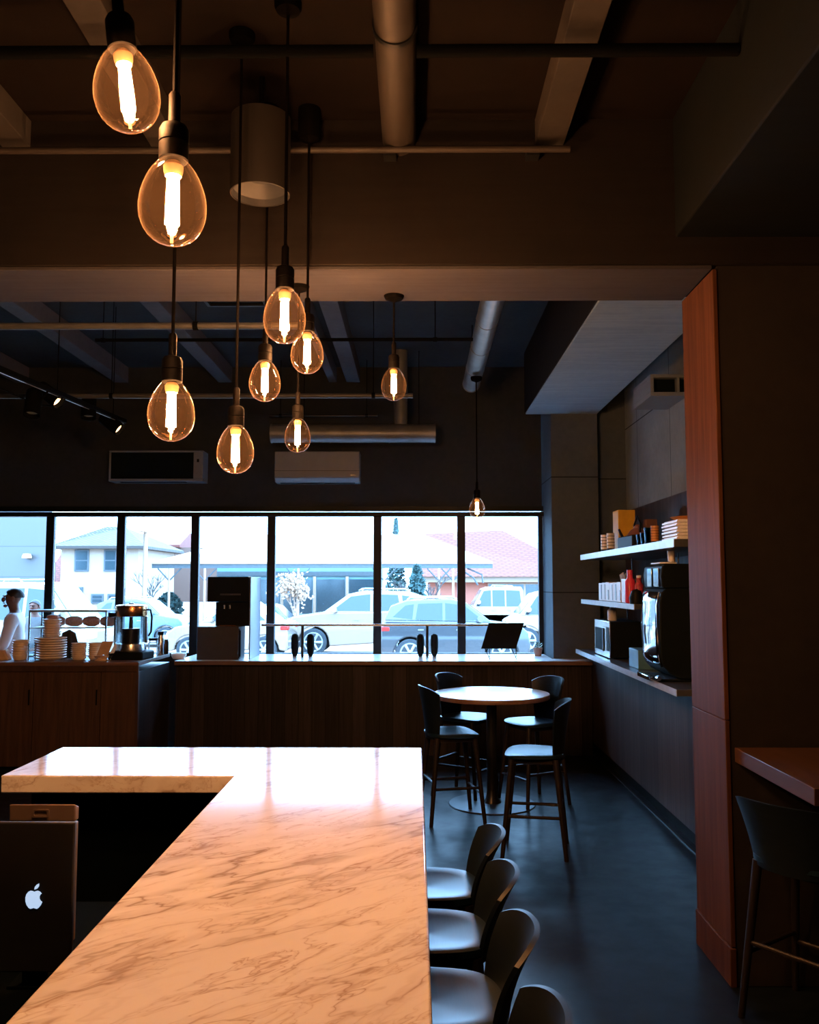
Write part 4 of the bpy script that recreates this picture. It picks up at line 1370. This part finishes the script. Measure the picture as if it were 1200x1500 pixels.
def person(name, label, loc, rz, hscale, skin, top, arms):
    r = thing(name, label, 'person', loc, rz)
    V, E = [], []
    def chain(start, pts):
        prev = start
        for p, rad in pts:
            V.append((p, rad))
            E.append((prev, len(V) - 1))
            prev = len(V) - 1
        return prev
    V.append(((0, 0, .95), (.15, .11)))
    ch = chain(0, [((0, .0, 1.10), (.135, .10)), ((0, .0, 1.27), (.15, .105)), ((0, -.01, 1.39), (.12, .08))])
    nk = chain(ch, [((0, .0, 1.47), .056), ((0, .02, 1.53), .056)])
    chain(nk, [((0, .035, 1.575), (.064, .078)), ((0, .02, 1.635), (.074, .092)), ((0, .008, 1.69), (.058, .072))])
    hands = []
    for s in (-1, 1):
        chain(0, [((s * .10, 0, .86), .09), ((s * .11, .01, .50), .058), ((s * .115, -.01, .30), .056), ((s * .12, -.02, .08), .038), ((s * .125, .07, .035), .035), ((s * .13, .17, .025), .025)])
        sh, el, wr, pm = arms[s]
        w_ = chain(ch, [((s * .15, -.005, 1.385), .062), (sh, .055), (tuple((a + b) / 2 for a, b in zip(sh, el)), .048), (el, .040), (tuple(a * .7 + b * .3 for a, b in zip(el, wr)), .040), (wr, .027)])
        pmid = tuple((a + b) / 2 for a, b in zip(wr, pm))
        palm = chain(w_, [(pmid, (.032, .018))])
        d = (Vector(pm) - Vector(wr)).normalized()
        side = d.cross(Vector((0, 0, 1))).normalized()
        for k in range(4):
            q = Vector(pm) + side * (.021 * (k - 1.5))
            ln = (.062, .074, .070, .052)[k]
            a1 = q + d * ln * .5 + Vector((0, 0, -.006))
            a2 = q + d * ln * .85 + Vector((0, 0, -.03))
            chain(palm, [(tuple(q), .0105), (tuple(a1), .009), (tuple(a2), .0075)])
        th = Vector(pmid) - side * s * -.035
        chain(palm, [(tuple(th), .011), (tuple(th + d * .035 + Vector((0, 0, -.012))), .0095)])
    me = skin_mesh('body', V, E)
    # face and ears joined to the same mesh
    bm = bmesh.new(); bm.from_mesh(me)
    def blob(c, sx, sy, sz):
        g = bmesh.ops.create_uvsphere(bm, u_segments=12, v_segments=8, radius=1)
        bmesh.ops.transform(bm, matrix=T(*c) @ Matrix.Diagonal((sx, sy, sz, 1)), verts=g['verts'])
    blob((0, .125, 1.598), .016, .022, .028)
    blob((0, .112, 1.638), .052, .018, .012)
    blob((0, .115, 1.562), .026, .013, .007)
    blob((0, .103, 1.53), .028, .022, .018)
    for s in (-1, 1):
        blob((s * .078, .012, 1.605), .011, .022, .034)
    for f in bm.faces: f.smooth = True
    bm.to_mesh(me); bm.free()
    o = bpy.data.objects.new('body', me); C.objects.link(o); o.parent = r
    me.materials.clear(); me.materials.append(M[skin])
    # hair
    b = MB()
    rows = []
    for i in range(9):
        t = i / 8 * 1.75
        rr = []
        for j in range(24):
            a = 2 * PI * j / 24
            front = max(0, math.sin(a))
            tt = t * (1 - .45 * front)
            rr.append((.084 * math.sin(tt) * math.cos(a), .012 + .104 * math.sin(tt) * math.sin(a), 1.633 + .088 * math.cos(tt)))
        rows.append(rr)
    b.grid(rows, close=True)
    b.build('hair', 'hair', r, ang=80)
    # eyes
    b = MB()
    for s in (-1, 1):
        b.lathe([(0, -.006), (.011, -.003), (.011, .003), (0, .006)], 12, T(s * .030, .108, 1.618) @ Matrix.Rotation(PI / 2, 4, 'X'))
    b.build('eyes', 'hair', r)
    # clothes
    V2, E2 = [((0, 0, .90), (.165, .125))], []
    V, E = V2, E2
    c2 = chain(0, [((0, 0, 1.10), (.155, .118)), ((0, 0, 1.27), (.168, .122)), ((0, -.01, 1.385), (.135, .092))])
    chain(c2, [((0, 0, 1.45), .068)])
    for s in (-1, 1):
        sh, el, wr, pm = arms[s]
        chain(c2, [((s * .155, -.005, 1.385), .075), (sh, .070), (tuple((a + b) / 2 for a, b in zip(sh, el)), .064), (el, .058), (tuple(a * .55 + b * .45 for a, b in zip(el, wr)), .052)])
    me = skin_mesh('shirt', V2, E2)
    me.materials.clear(); me.materials.append(M[top])
    o = bpy.data.objects.new('shirt', me); C.objects.link(o); o.parent = r
    V3, E3 = [((0, 0, .93), (.16, .12))], []
    V, E = V3, E3
    for s in (-1, 1):
        chain(0, [((s * .10, 0, .85), .102), ((s * .11, .01, .50), .074), ((s * .118, -.015, .09), .062)])
    me = skin_mesh('trousers', V3, E3)
    me.materials.clear(); me.materials.append(M['trousers'])
    o = bpy.data.objects.new('trousers', me); C.objects.link(o); o.parent = r
    for s in (-1, 1):
        b = MB().prism([(-.045, -.07), (.045, -.07), (.052, .12), (.035, .21), (-.035, .21), (-.052, .12)], 0, .075)
        q = b.build('shoe', 'black', r, bevel=.015)
        q.location = (s * .125, 0, 0)
    r.scale = (hscale,) * 3
    return r

arms1 = {-1: ((-.20, .0, 1.34), (-.23, .06, 1.10), (-.12, .29, 1.10), (-.085, .36, 1.09)),
         1: ((.20, .0, 1.34), (.235, .05, 1.10), (.10, .28, 1.12), (.07, .36, 1.12))}
arms2 = {s: ((s * .20, 0, 1.34), (s * .25, -.02, 1.08), (s * .25, .08, .85), (s * .25, .12, .77)) for s in (-1, 1)}
px_ = W(23, 880, 9.68)
person('person', 'person with short black hair in a white shirt working behind the stacked plates, facing left', (px_.x, 9.68, 0), R_(102), 1.0, 'skin', 'shirt', arms1)
GZ = -.2
p2 = W(52, 885, 14)
person('person', 'person in a grey jacket outside the window behind the one in white', (p2.x, 14, GZ), R_(175), 1.0, 'skin_pale', 'jacket', arms2)

# ------------------------------------------------------------------ outside
M['asphalt'] = pbr('parking_asphalt', (.28, .17, .12), .9, var=.1, scale=.8)
struct('ground', MB().box(-90, YW + .22, GZ - .2, 90, 160, GZ), 'asphalt', smooth=False)

M['car_white'] = pbr('white_car_paint', (.27, .20, .155), .2, var=.02, coat=.6)
M['car_blue'] = pbr('blue_grey_car_paint', (.036, .042, .048), .22, var=.02, coat=.8)
M['car_pale'] = pbr('pale_blue_car_paint', (0.062, 0.1054, 0.1302), .2, .0, var=.02, coat=.6)
M['car_glass'] = pbr('car_window', (0.0186, 0.031, 0.0372), .06, var=.03)
M['tyre'] = pbr('tyre', (0.0217, 0.0279, 0.0341), .8)
M['rim'] = pbr('alloy_rim', (0.3844, 0.4092, 0.434), .3, .6)
M['tail'] = pbr('tail_light', (.45, .02, .015), .25)
M['head'] = pbr('head_light', (0.465, 0.496, 0.527), .1)

def car(label, x0, x1, Y, face, paint, height=1.65, width=1.8, van=False, roof=None, sedan=False, yaw=0):
    """side-on car between world x0 and x1; face -1 = nose towards -x"""
    L = x1 - x0
    t = thing('car', label, 'car', ((x0 + x1) / 2, Y, GZ), (0 if face < 0 else PI) + yaw)
    k = L / 4.5
    hk = height / 1.65
    def S(p): return (p[0] * k, p[1] * hk)
    wr = .345 * hk
    xa, xb_ = -1.38 * k, 1.36 * k
    def arch(cx, rr, n=10):
        return [(cx + rr * math.cos(PI * i / n), .34 * hk + rr * math.sin(PI * i / n)) for i in range(n + 1)]
    ra = wr * 1.16
    low = [(2.20 * k, .30 * hk)] + arch(xb_, ra) + [(-.9 * k, .24 * hk)] + arch(xa, ra) + [(-2.20 * k, .28 * hk)]
    if van:
        up = [S(p) for p in ((-2.25, .55), (-2.22, .85), (-1.75, 1.0), (2.2, 1.02), (2.25, .5))]
        cab = [S(p) for p in ((-1.75, .99), (-.95, 1.58), (-.5, 1.65), (2.0, 1.66), (2.16, 1.55), (2.2, 1.01))]
        wins = [((-1.45, 1.03), (-.85, 1.52), (-.30, 1.55), (-.30, 1.03)), ((-.20, 1.03), (-.20, 1.55), (.75, 1.55), (.75, 1.03)), ((.85, 1.03), (.85, 1.55), (1.9, 1.53), (2.02, 1.03))]
    elif sedan:
        up = [S(p) for p in ((-2.25, .55), (-2.2, .80), (-1.9, .95), (-.95, 1.06), (1.5, 1.10), (2.2, 1.05), (2.25, .6))]
        cab = [S(p) for p in ((-1.0, 1.05), (-.25, 1.55), (.1, 1.62), (.8, 1.60), (1.75, 1.08))]
        wins = [((-.72, 1.10), (-.15, 1.49), (.28, 1.53), (.28, 1.10)), ((.36, 1.10), (.36, 1.53), (.78, 1.51), (1.4, 1.12))]
    else:
        up = [S(p) for p in ((-2.25, .55), (-2.22, .82), (-2.0, .98), (-1.1, 1.09), (2.1, 1.14), (2.24, .95), (2.25, .5))]
        cab = [S(p) for p in ((-1.12, 1.08), (-.35, 1.56), (.1, 1.65), (1.45, 1.62), (1.95, 1.48), (2.12, 1.13))]
        wins = [((-.85, 1.13), (-.28, 1.50), (.30, 1.56), (.30, 1.13)), ((.38, 1.13), (.38, 1.56), (1.12, 1.54), (1.20, 1.15)), ((1.29, 1.16), (1.24, 1.53), (1.50, 1.50), (1.88, 1.22))]
    w2 = width / 2
    MB().prism(low + up, -w2, w2, 'XZ').build('body', paint, t, bevel=.035)
    b = MB()
    n = len(cab)
    zc0, zc1 = min(z for x, z in cab), max(z for x, z in cab)
    def yin(z): return w2 - .03 - .16 * (z - zc0) / (zc1 - zc0)
    vs = [(x, -yin(z), z) for x, z in cab] + [(x, yin(z), z) for x, z in cab]
    fs = [(i, (i + 1) % n, n + (i + 1) % n, n + i) for i in range(n)] + [tuple(range(n)), tuple(range(2 * n - 1, n - 1, -1))]
    b.add(vs, fs).build('cabin', paint, t, bevel=.03)
    for wn in wins:
        q = [S(p) for p in wn]
        for s in (-1, 1):
            b = MB()
            vs = [(x, s * (yin(z) + .004), z) for x, z in q] + [(x, s * (yin(z) - .01), z) for x, z in q]
            b.add(vs, [(0, 1, 2, 3), (7, 6, 5, 4)] + [(i, (i + 1) % 4, 4 + (i + 1) % 4, 4 + i) for i in range(4)])
            b.build('side_window', 'car_glass', t)
    # windscreen
    p0, p1 = Vector((cab[0][0], 0, cab[0][1])), Vector((cab[1][0], 0, cab[1][1]))
    nrm = Vector((-(p1.z - p0.z), 0, (p1.x - p0.x))).normalized() * .012
    a, c = p0.lerp(p1, .10) + nrm, p0.lerp(p1, .95) + nrm
    ya, yc = yin(a.z) - .06, yin(c.z) - .06
    vs = [(a.x, -ya, a.z), (a.x, ya, a.z), (c.x, yc, c.z), (c.x, -yc, c.z)]
    vs += [(x + .02, y, z - .02) for x, y, z in vs]
    MB().add(vs, [(0, 1, 2, 3), (7, 6, 5, 4)] + [(i, (i + 1) % 4, 4 + (i + 1) % 4, 4 + i) for i in range(4)]).build('windscreen', 'car_glass', t)
    for cx in (xa, xb_):
        for s in (-1, 1):
            y0 = s * (w2 - .20)
            y1 = s * (w2 - .005)
            wh = MB().tube((cx, y0, wr), (cx, y1, wr), wr, None, 28).build('wheel', 'tyre', t, bevel=.02)
            b = MB().tube((cx, y1 - s * .01, wr), (cx, y1 + s * .003, wr), wr * .22, None, 14)
            for i in range(6):
                an = PI / 3 * i
                b.tube((cx, y1 + s * .003, wr), (cx + wr * .66 * math.cos(an), y1 + s * .003, wr + wr * .66 * math.sin(an)), wr * .085, wr * .11, 8)
            N = 28
            rr = []
            for rad, yy in ((wr * .62, y1 + s * .0), (wr * .66, y1 + s * .012), (wr * .71, y1 + s * .012), (wr * .73, y1 + s * .0)):
                rr.append([(cx + rad * math.cos(2 * PI * i / N), yy, wr + rad * math.sin(2 * PI * i / N)) for i in range(N)])
            b.grid(rr, close=True)
            b.build('rim', 'rim', wh)
    for s in (-1, 1):
        MB().box(-2.255 * k, s * (w2 - .30) - .16, .70 * hk, -2.10 * k, s * (w2 - .30) + .297, .84 * hk).build('headlight', 'head', t, bevel=.03)
        MB().box(1.95 * k, s * (w2 - .10) - .12, .86 * hk, 2.262 * k, s * (w2 - .10) + .104, 1.0 * hk).build('tail_light', 'tail', t, bevel=.03)
        mxx = wins[0][0][0] * k - .0
        MB().tube((mxx + .12, s * (w2 - .04), 1.13 * hk), (mxx + .08, s * (w2 + .14), 1.17 * hk), .05, .085, 10).build('mirror', paint, t, bevel=.01)
        MB().box(-.2 * k, s * (w2 + .001), .90 * hk, -.03 * k, s * (w2 + .02), .925 * hk).box(.95 * k, s * (w2 + .001), .90 * hk, 1.12 * k, s * (w2 + .02), .925 * hk).build('door_handle', 'rim', t)
        if not sedan:
            MB().path([(-.05 * k, s * (w2 - .26), 1.645 * hk), (.05 * k, s * (w2 - .26), 1.70 * hk), (1.35 * k, s * (w2 - .26), 1.685 * hk), (1.45 * k, s * (w2 - .26), 1.62 * hk)], .02, 6).build('roof_rail', 'rim', t)
    return t

def cx(px, Y): return WX(px, 900, Y)
car('blue-grey car behind the right rail post and the black menu board', cx(557, 21), cx(778, 21), 22, 1, 'car_blue', 1.60)
car('white car behind the left rail post, nose to the left', cx(408, 23.5), cx(640, 23.5), 25.4, -1, 'car_white', 1.78)
car('pale blue car seen between the boxy coffee machine and the first bare tree', cx(300, 24), cx(428, 24), 28.6, 1, 'car_pale', 1.35, sedan=True)
car('white car behind the boxy coffee machine with its wheel in the fourth window', cx(238, 22), cx(420, 22), 23.2, -1, 'car_white', 1.55, sedan=True)
car('pale car with a sloping windscreen behind the glass dispenser', cx(120, 27), cx(262, 27), 28.5, 1, 'car_pale', 1.5)
car('large white van behind the person in the white shirt', cx(-120, 17), cx(112, 17), 18.6, 1, 'car_white', 2.0, van=True)
car('white car beyond the menu board in the last window, boxy and nearest the column', cx(752, 24), cx(900, 24), 26.2, -1, 'car_white', 1.75, van=True)
car('white boxy car parked farther back, right of the blue-grey one', cx(685, 31), cx(775, 31), 33, -1, 'car_white', 1.85, van=True)

# buildings
M['bld_blue'] = NT('blue_grey_cladding').m
t = NT('blue_grey_cladding_panel')
tc = t.n('ShaderNodeTexCoord')
col = (.070, .062, .060)
sep = t.n('ShaderNodeSeparateXYZ'); t.l(tc.outputs['Object'], sep.inputs[0])
g1 = t.math('LESS_THAN', t.math('FRACT', t.math('MULTIPLY', sep.outputs['X'], 1 / 3.0)), .015)
g2 = t.math('LESS_THAN', t.math('FRACT', t.math('MULTIPLY', sep.outputs['Z'], 1 / 1.1)), .03)
t.l(t.mix(t.math('MAXIMUM', g1, g2), col, (.042, .036, .034)), t.b.inputs['Base Color'])
M['bld_blue'] = t.m
M['stucco'] = pbr('white_stucco', (.30, .22, .165), .9, var=.03)
M['pinkwall'] = pbr('pink_stucco', (.36, .115, .075), .9, var=.05)
M['brickwall'] = tiles('pale_brick', (.20, .10, .068), (.25, .125, .085), 1.2)
M['redtile'] = tiles('red_roof_tile', (.20, .040, .021), (.25, .054, .028), .9)
M['greytile'] = tiles('grey_roof_tile', (.085, .062, .052), (.15, .11, .09), .9)
M['glazing'] = pbr('house_window', (0.0248, 0.0434, 0.0527), .12)
M['shop'] = pbr('blue_shop_front', (.14, .26, .30), .4, var=.2, scale=.6)
M['metal_white'] = pbr('white_painted_metal', (.38, .24, .16), .5, var=.02)
M['grey_trim'] = pbr('grey_trim', (0.062, 0.0713, 0.0775), .6)

bl = thing('building', 'blue-grey clad building filling the leftmost window', 'building', (WX(75, 800, 32), 32, GZ))
MB().prism([(-22, 0), (0, 0), (-7.5, 16), (-30, 16)], 0, 13).build('walls', 'bld_blue', bl)
p = W(42, 815, 31.9)
fl_ = thing('wall_lamp', 'small round lamp on the blue-grey building', 'lamp', (p.x, 31.99, p.z))
MB().tube((0, 0, 0), (0, -.15, 0), .10).build('bracket', 'grey_trim', fl_)
MB().lathe([(0, .10), (.13, .09), (.17, 0), (.17, -.07), (0, -.09)], 24, T(0, -.24, 0)).build('lamp_head', 'metal_white', fl_)

def house(label, px0, px1, pside, Y, py_eave, py_apex, px_apex, wallm, roofm, depth, name='house'):
    x0, x1 = WX(px0, 800, Y), WX(px1, 800, Y)
    t = thing(name, label, 'building', (x0, Y, GZ))
    w = x1 - x0
    ez = WZ(px0, py_eave, Y) - GZ
    az = WZ(px_apex, py_apex, Y + depth * .45) - GZ
    MB().box(0, 0, 0, w, depth, ez).build('walls', wallm, t)
    o = .06 * w
    ax = WX(px_apex, py_apex, Y + depth * .45) - x0
    return t, w, ez, az, ax, o

hY = 80
t_, w, ez, az, ax, o = house('white two-storey house with a grey tiled roof seen through the second window', 90, 203, 0, hY, 800, 771, 165, 'stucco', 'greytile', 12)
dp = 12
b = MB()
ov = .8
b.add([(-ov, -ov, ez), (w + ov, -ov, ez), (w + ov, dp + ov, ez), (-ov, dp + ov, ez), (ax - .5, dp * .45, az), (ax + .8, dp * .55, az),
       (-ov, -ov, ez - .25), (w + ov, -ov, ez - .25), (w + ov, dp + ov, ez - .25), (-ov, dp + ov, ez - .25)],
      [(0, 1, 5, 4), (1, 2, 5), (2, 3, 4, 5), (3, 0, 4), (0, 6, 7, 1), (1, 7, 8, 2), (2, 8, 9, 3), (3, 9, 6, 0), (9, 8, 7, 6)])
b.build('roof', 'greytile', t_, smooth=False)
for (a0, a1, b0, b1) in ((110, 131, 805, 837), (153, 172, 805, 837), (105, 122, 860, 886), (134, 152, 870, 884), (158, 178, 870, 884)):
    xa, xb_ = WX(a0, b0, hY) - t_.location.x, WX(a1, b0, hY) - t_.location.x
    z1_, z0_ = WZ(a0, b0, hY) - GZ, WZ(a0, b1, hY) - GZ
    f = MB().box(xa, -.10, z0_, xb_, -.001, z1_).build('window', 'grey_trim', t_)
    m2 = (z0_ + z1_) / 2
    MB().box(xa + .15, -.14, z0_ + .15, xb_ - .15, -.101, m2 - .06).box(xa + .15, -.14, m2 + .06, xb_ - .15, -.101, z1_ - .15).build('pane', 'glazing', f)
# annex with a red tiled roof at the left of the house
t2 = thing('building', 'low annex with a red tiled roof beside the white house', 'building', (WX(70, 850, 84), 84, GZ))
w2_ = WX(92, 850, 84) - t2.location.x
MB().box(0, 0, 0, w2_, 6, WZ(80, 862, 84) - GZ).build('walls', 'stucco', t2)
MB().prism([(-.6, WZ(80, 856, 84) - GZ), (6.5, WZ(80, 787, 84) - GZ + .3), (6.5, WZ(80, 787, 84) - GZ), (-.6, WZ(80, 862, 84) - GZ)], -.4, w2_ + .4, 'YZ').build('roof', 'redtile', t2, smooth=False)
# brick building behind the dispenser
t3 = thing('building', 'pale brick building behind the bare shrubs in the third window', 'building', (WX(196, 850, 97), 97, GZ))
w3 = WX(345, 850, 97) - t3.location.x
z3 = WZ(250, 802, 97) - GZ
MB().box(0, 0, 0, w3, 8, z3).build('walls', 'brickwall', t3, smooth=False)
MB().prism([(-.6, z3), (-.6, z3 + .25), (4, WZ(230, 778, 97) - GZ), (8.6, z3 + .25), (8.6, z3)], -.6, w3 * .46, 'YZ').build('roof', 'redtile', t3, smooth=False)
# shop front under the canopy
sY = 50
t4 = thing('shop_front', 'blue shaded shop front under the long white canopy', 'building', (WX(318, 850, sY), sY, GZ))
w4 = WX(556, 850, sY) - t4.location.x
z4 = WZ(400, 826, sY) - GZ
MB().box(0, 0, 0, w4, 8, z4).build('walls', 'shop', t4)
for k in range(5):
    a = w4 * (k + .08) / 5
    MB().box(a, -.06, .3, a + w4 * .17, -.001, z4 * .72).build('shop_window', 'glazing', t4)
MB().box(0, -.12, z4 * .78, w4, -.001, z4 * .86).build('sign_band', 'grey_trim', t4)
for k in range(4):
    a = w4 * (k + 1) / 5 + .02
    MB().box(a - .08, -.14, .01, a + .08, -.061, z4 * .77).build('pilaster', 'metal_white', t4)
# long canopy
cY = 42
x0, x1 = WX(222, 825, cY), WX(722, 825, cY)
ca = thing('canopy', 'long white canopy on thin posts crossing behind the parked cars', 'canopy', (x0, cY, GZ))
wC = x1 - x0
zc = WZ(500, 823, cY) - GZ
zr_ = WZ(560, 783, cY + 3) - GZ
b = MB()
b.add([(0, 0, zc), (wC, 0, zc), (wC, 6, zc), (0, 6, zc), (wC * .28, 3, zr_), (wC * .80, 3, zr_), (0, 0, zc - .1), (wC, 0, zc - .1), (wC, 6, zc - .1), (0, 6, zc - .1)],
      [(0, 1, 5, 4), (1, 2, 5), (2, 3, 4, 5), (3, 0, 4), (0, 6, 7, 1), (1, 7, 8, 2), (2, 8, 9, 3), (3, 9, 6, 0), (9, 8, 7, 6)])
b.build('roof', 'metal_white', ca, smooth=False)
MB().box(0, .05, zc - .30, wC, .12, zc - .101).build('gutter_beam', 'grey_trim', ca)
for px in (248, 300, 437, 563, 643, 664):
    x = WX(px, 850, cY + .1) - x0
    q = MB().tube((x, .09, 0), (x, .09, zc - .301), .06, None, 8).build('post', 'metal_white', ca)
    MB().tube((x, .09, zc - .9), (x + .55, .09, zc - .31), .035, None, 6).tube((x, .09, zc - .9), (x - .55, .09, zc - .31), .035, None, 6).build('brace', 'grey_trim', q)
b = MB()
xe = wC
b.path([(xe - 1.6, .2, zc - .3), (xe - .9, .2, zc - .75), (xe - .7, .2, zc - 1.1)], .04, 6).path([(xe - 1.2, .2, zc - .3), (xe - .5, .2, zc - .6), (xe - .45, .2, zc - 1.0)], .04, 6)
b.build('end_bracket', 'grey_trim', ca)
# pink building with red roof
pY = 66
x0, x1 = WX(600, 850, pY), WX(840, 850, pY)
t5 = thing('building', 'pink building with a wide red tiled roof in the right windows', 'building', (x0, pY, GZ))
w5 = x1 - x0
ze = WZ(700, 853, pY) - GZ
MB().box(1.5, 0, 0, w5, 12, ze).build('walls', 'pinkwall', t5)
MB().box(.8, -.9, ze + .001, w5 + .5, 12.5, ze + .42).build('fascia', 'stucco', t5)
zrdg = WZ(660, 783, pY + 6) - GZ
xr0 = WX(598, 783, pY + 6) - x0
xr1 = WX(735, 776, pY + 6) - x0
b = MB()
zz = ze + .421
b.add([(.2, -1.3, zz), (w5 + 1, -1.3, zz), (w5 + 1, 13, zz), (.2, 13, zz), (xr0 + .4, 6, zrdg), (xr1, 6, zrdg + .35), (w5 + 1, 6, zrdg - 1.6)],
      [(0, 1, 6, 5, 4), (2, 3, 4, 5, 6), (0, 4, 3), (1, 2, 6), (0, 3, 2, 1)])
b.build('roof', 'redtile', t5, smooth=False)
for (a0, a1) in ((716, 741), (744, 767), (770, 793)):
    xa, xb_ = WX(a0, 862, pY) - x0, WX(a1, 862, pY) - x0
    z1_, z0_ = WZ(a0, 854, pY) - GZ, WZ(a0, 875, pY) - GZ
    f = MB().box(xa - .08, -.12, z0_ - .1, xb_ + .08, -.001, z1_ - .02).build('window', 'metal_white', t5)
    MB().box(xa, -.15, z0_, xb_, -.121, z1_ - .1).build('pane', 'glazing', f)
MB().box(WX(716, 880, pY) - x0, -.2, 0, w5, -.001, WZ(716, 878, pY) - GZ).build('lower_wall', 'stucco', t5)

# lamp post, trees, bushes
p = W(212, 780, 38)
lp = thing('lamp_post', 'white lamp post in front of the white house', 'lamp post', (WX(212, 850, 38), 38, GZ))
MB().tube((0, 0, .05), (0, 0, p.z - GZ), .11, .09, 14).build('post', 'metal_white', lp)
MB().lathe([(0, 0), (.25, 0), (.25, .05), (.12, .12), (0, .12)], 16).build('foot', 'metal_white', lp)
MB().box(-.12, -.9, p.z - GZ + .001, .12, .1, p.z - GZ + .12).build('lamp_head', 'metal_white', lp)

def bush(label, px, Y, pyt, wpx, mat, n=500, seed=1, cat='bush', name='bush', leafs=.16, zbase=0., cone=False):
    rnd = random.Random(seed)
    t = thing(name, label, cat, (WX(px, 860, Y), Y, GZ))
    h = WZ(px, pyt, Y) - GZ
    w = wpx * Y / F / 2
    b = MB()
    for i in range(n):
        z = rnd.uniform(zbase, 1) ** .9
        rad = w * ((1 - z) * 1.0 + .05 if cone else math.sin(PI * (.12 + .86 * z)) ** .6) * rnd.uniform(.35, 1)
        a = rnd.uniform(0, 2 * PI)
        c = Vector((rad * math.cos(a), rad * math.sin(a), z * h))
        d1 = Vector((rnd.uniform(-1, 1), rnd.uniform(-1, 1), rnd.uniform(-1, 1))).normalized() * leafs
        d2 = d1.orthogonal().normalized() * leafs * .6
        b.add([c - d1, c - d2, c + d1, c + d2], [(0, 1, 2, 3)])
    b.build('foliage', mat, t, fix=False, smooth=False)
    MB().tube((0, 0, 0), (0, 0, h * .9), .10, .02, 8).build('trunk', 'trunk', t)
    return t

def bare_tree(label, px, Y, pyt, spread, seed, mat='trunk', blossoms=None, nb=0):
    rnd = random.Random(seed)
    t = thing('bare_tree', label, 'tree', (WX(px, 860, Y), Y, GZ))
    h = WZ(px, pyt, Y) - GZ
    b = MB()
    tips = []
    def grow(p, d, ln, r, dep):
        e = p + d * ln
        b.tube(p, e, r, r * .65, 6, caps=False)
        tips.append(e)
        if dep == 0:
            return
        for _ in range(3 if dep > 1 else 4):
            nd = (d + Vector((rnd.uniform(-1, 1), rnd.uniform(-1, 1), rnd.uniform(-.15, .8))) * spread).normalized()
            grow(p.lerp(e, rnd.uniform(.55, 1)), nd, ln * rnd.uniform(.55, .75), r * .6, dep - 1)
    grow(Vector((0, 0, 0)), Vector((0, 0, 1)), h * .42, .07, 4)
    b.build('branches', mat, t, fix=False)
    if blossoms:
        q = MB()
        for i in range(nb):
            c = rnd.choice(tips) + Vector((rnd.gauss(0, .15), rnd.gauss(0, .15), rnd.gauss(0, .15)))
            d1 = Vector((rnd.uniform(-1, 1), rnd.uniform(-1, 1), rnd.uniform(-1, 1))).normalized() * .07
            d2 = d1.orthogonal().normalized() * .06
            q.add([c - d1, c - d2, c + d1, c + d2], [(0, 1, 2, 3)])
        q.build('blossom', blossoms, t, fix=False, smooth=False)
    return t
M['trunk'] = pbr('grey_bark', (0.062, 0.0589, 0.0558), .9)
M['pale_bark'] = pbr('pale_bark', (.28, .18, .13), .9)
M['hedge'] = pbr('hedge_leaf', (0.0186, 0.0496, 0.0465), .8, var=.3)
M['conifer'] = pbr('conifer_needles', (0.0558, 0.0992, 0.093), .8, var=.3)
M['blossom'] = pbr('white_blossom', (.38, .24, .16), .8)
bush('dark green bush under the canopy behind the blue-grey car', 611, 39.0, 829, 26, 'hedge', 900, 5)
bush('long low green hedge before the pale brick building', 248, 45, 869, 42, 'hedge', 900, 8, leafs=.14)
bush('small grey-green shrub before the pink building', 702, 45, 878, 20, 'conifer', 400, 9, leafs=.12)
bush('tall pale conifer rising above the canopy', 580, 75, 760, 40, 'conifer', 1500, 4, 'tree', 'conifer_tree', .2, .0, True)
bare_tree('bare tree with white blossom before the blue shop front', 432, 35, 838, .42, 11, 'pale_bark', 'blossom', 600)
bare_tree('leafless shrub left of the canopy before the pale brick building', 222, 40, 830, .75, 12)
bare_tree('leafless tree under the canopy beside the dark green bush', 588, 40.5, 836, .65, 13)
bare_tree('leafless tree under the canopy in front of the pink wall', 634, 40.2, 842, .6, 14)

# ------------------------------------------------------------------ light
wld = bpy.data.worlds.new('sky')
sc.world = wld
wld.use_nodes = True
nt = wld.node_tree
bg = nt.nodes['Background']
bg.inputs[0].default_value = (.30, .585, 1.0, 1)
bg.inputs[1].default_value = SKY
sc.view_settings.view_transform = 'Standard'
sc.view_settings.look = 'None'
sc.view_settings.exposure = EXPO
sc.view_settings.gamma = 1
sc.view_settings.use_curve_mapping = False
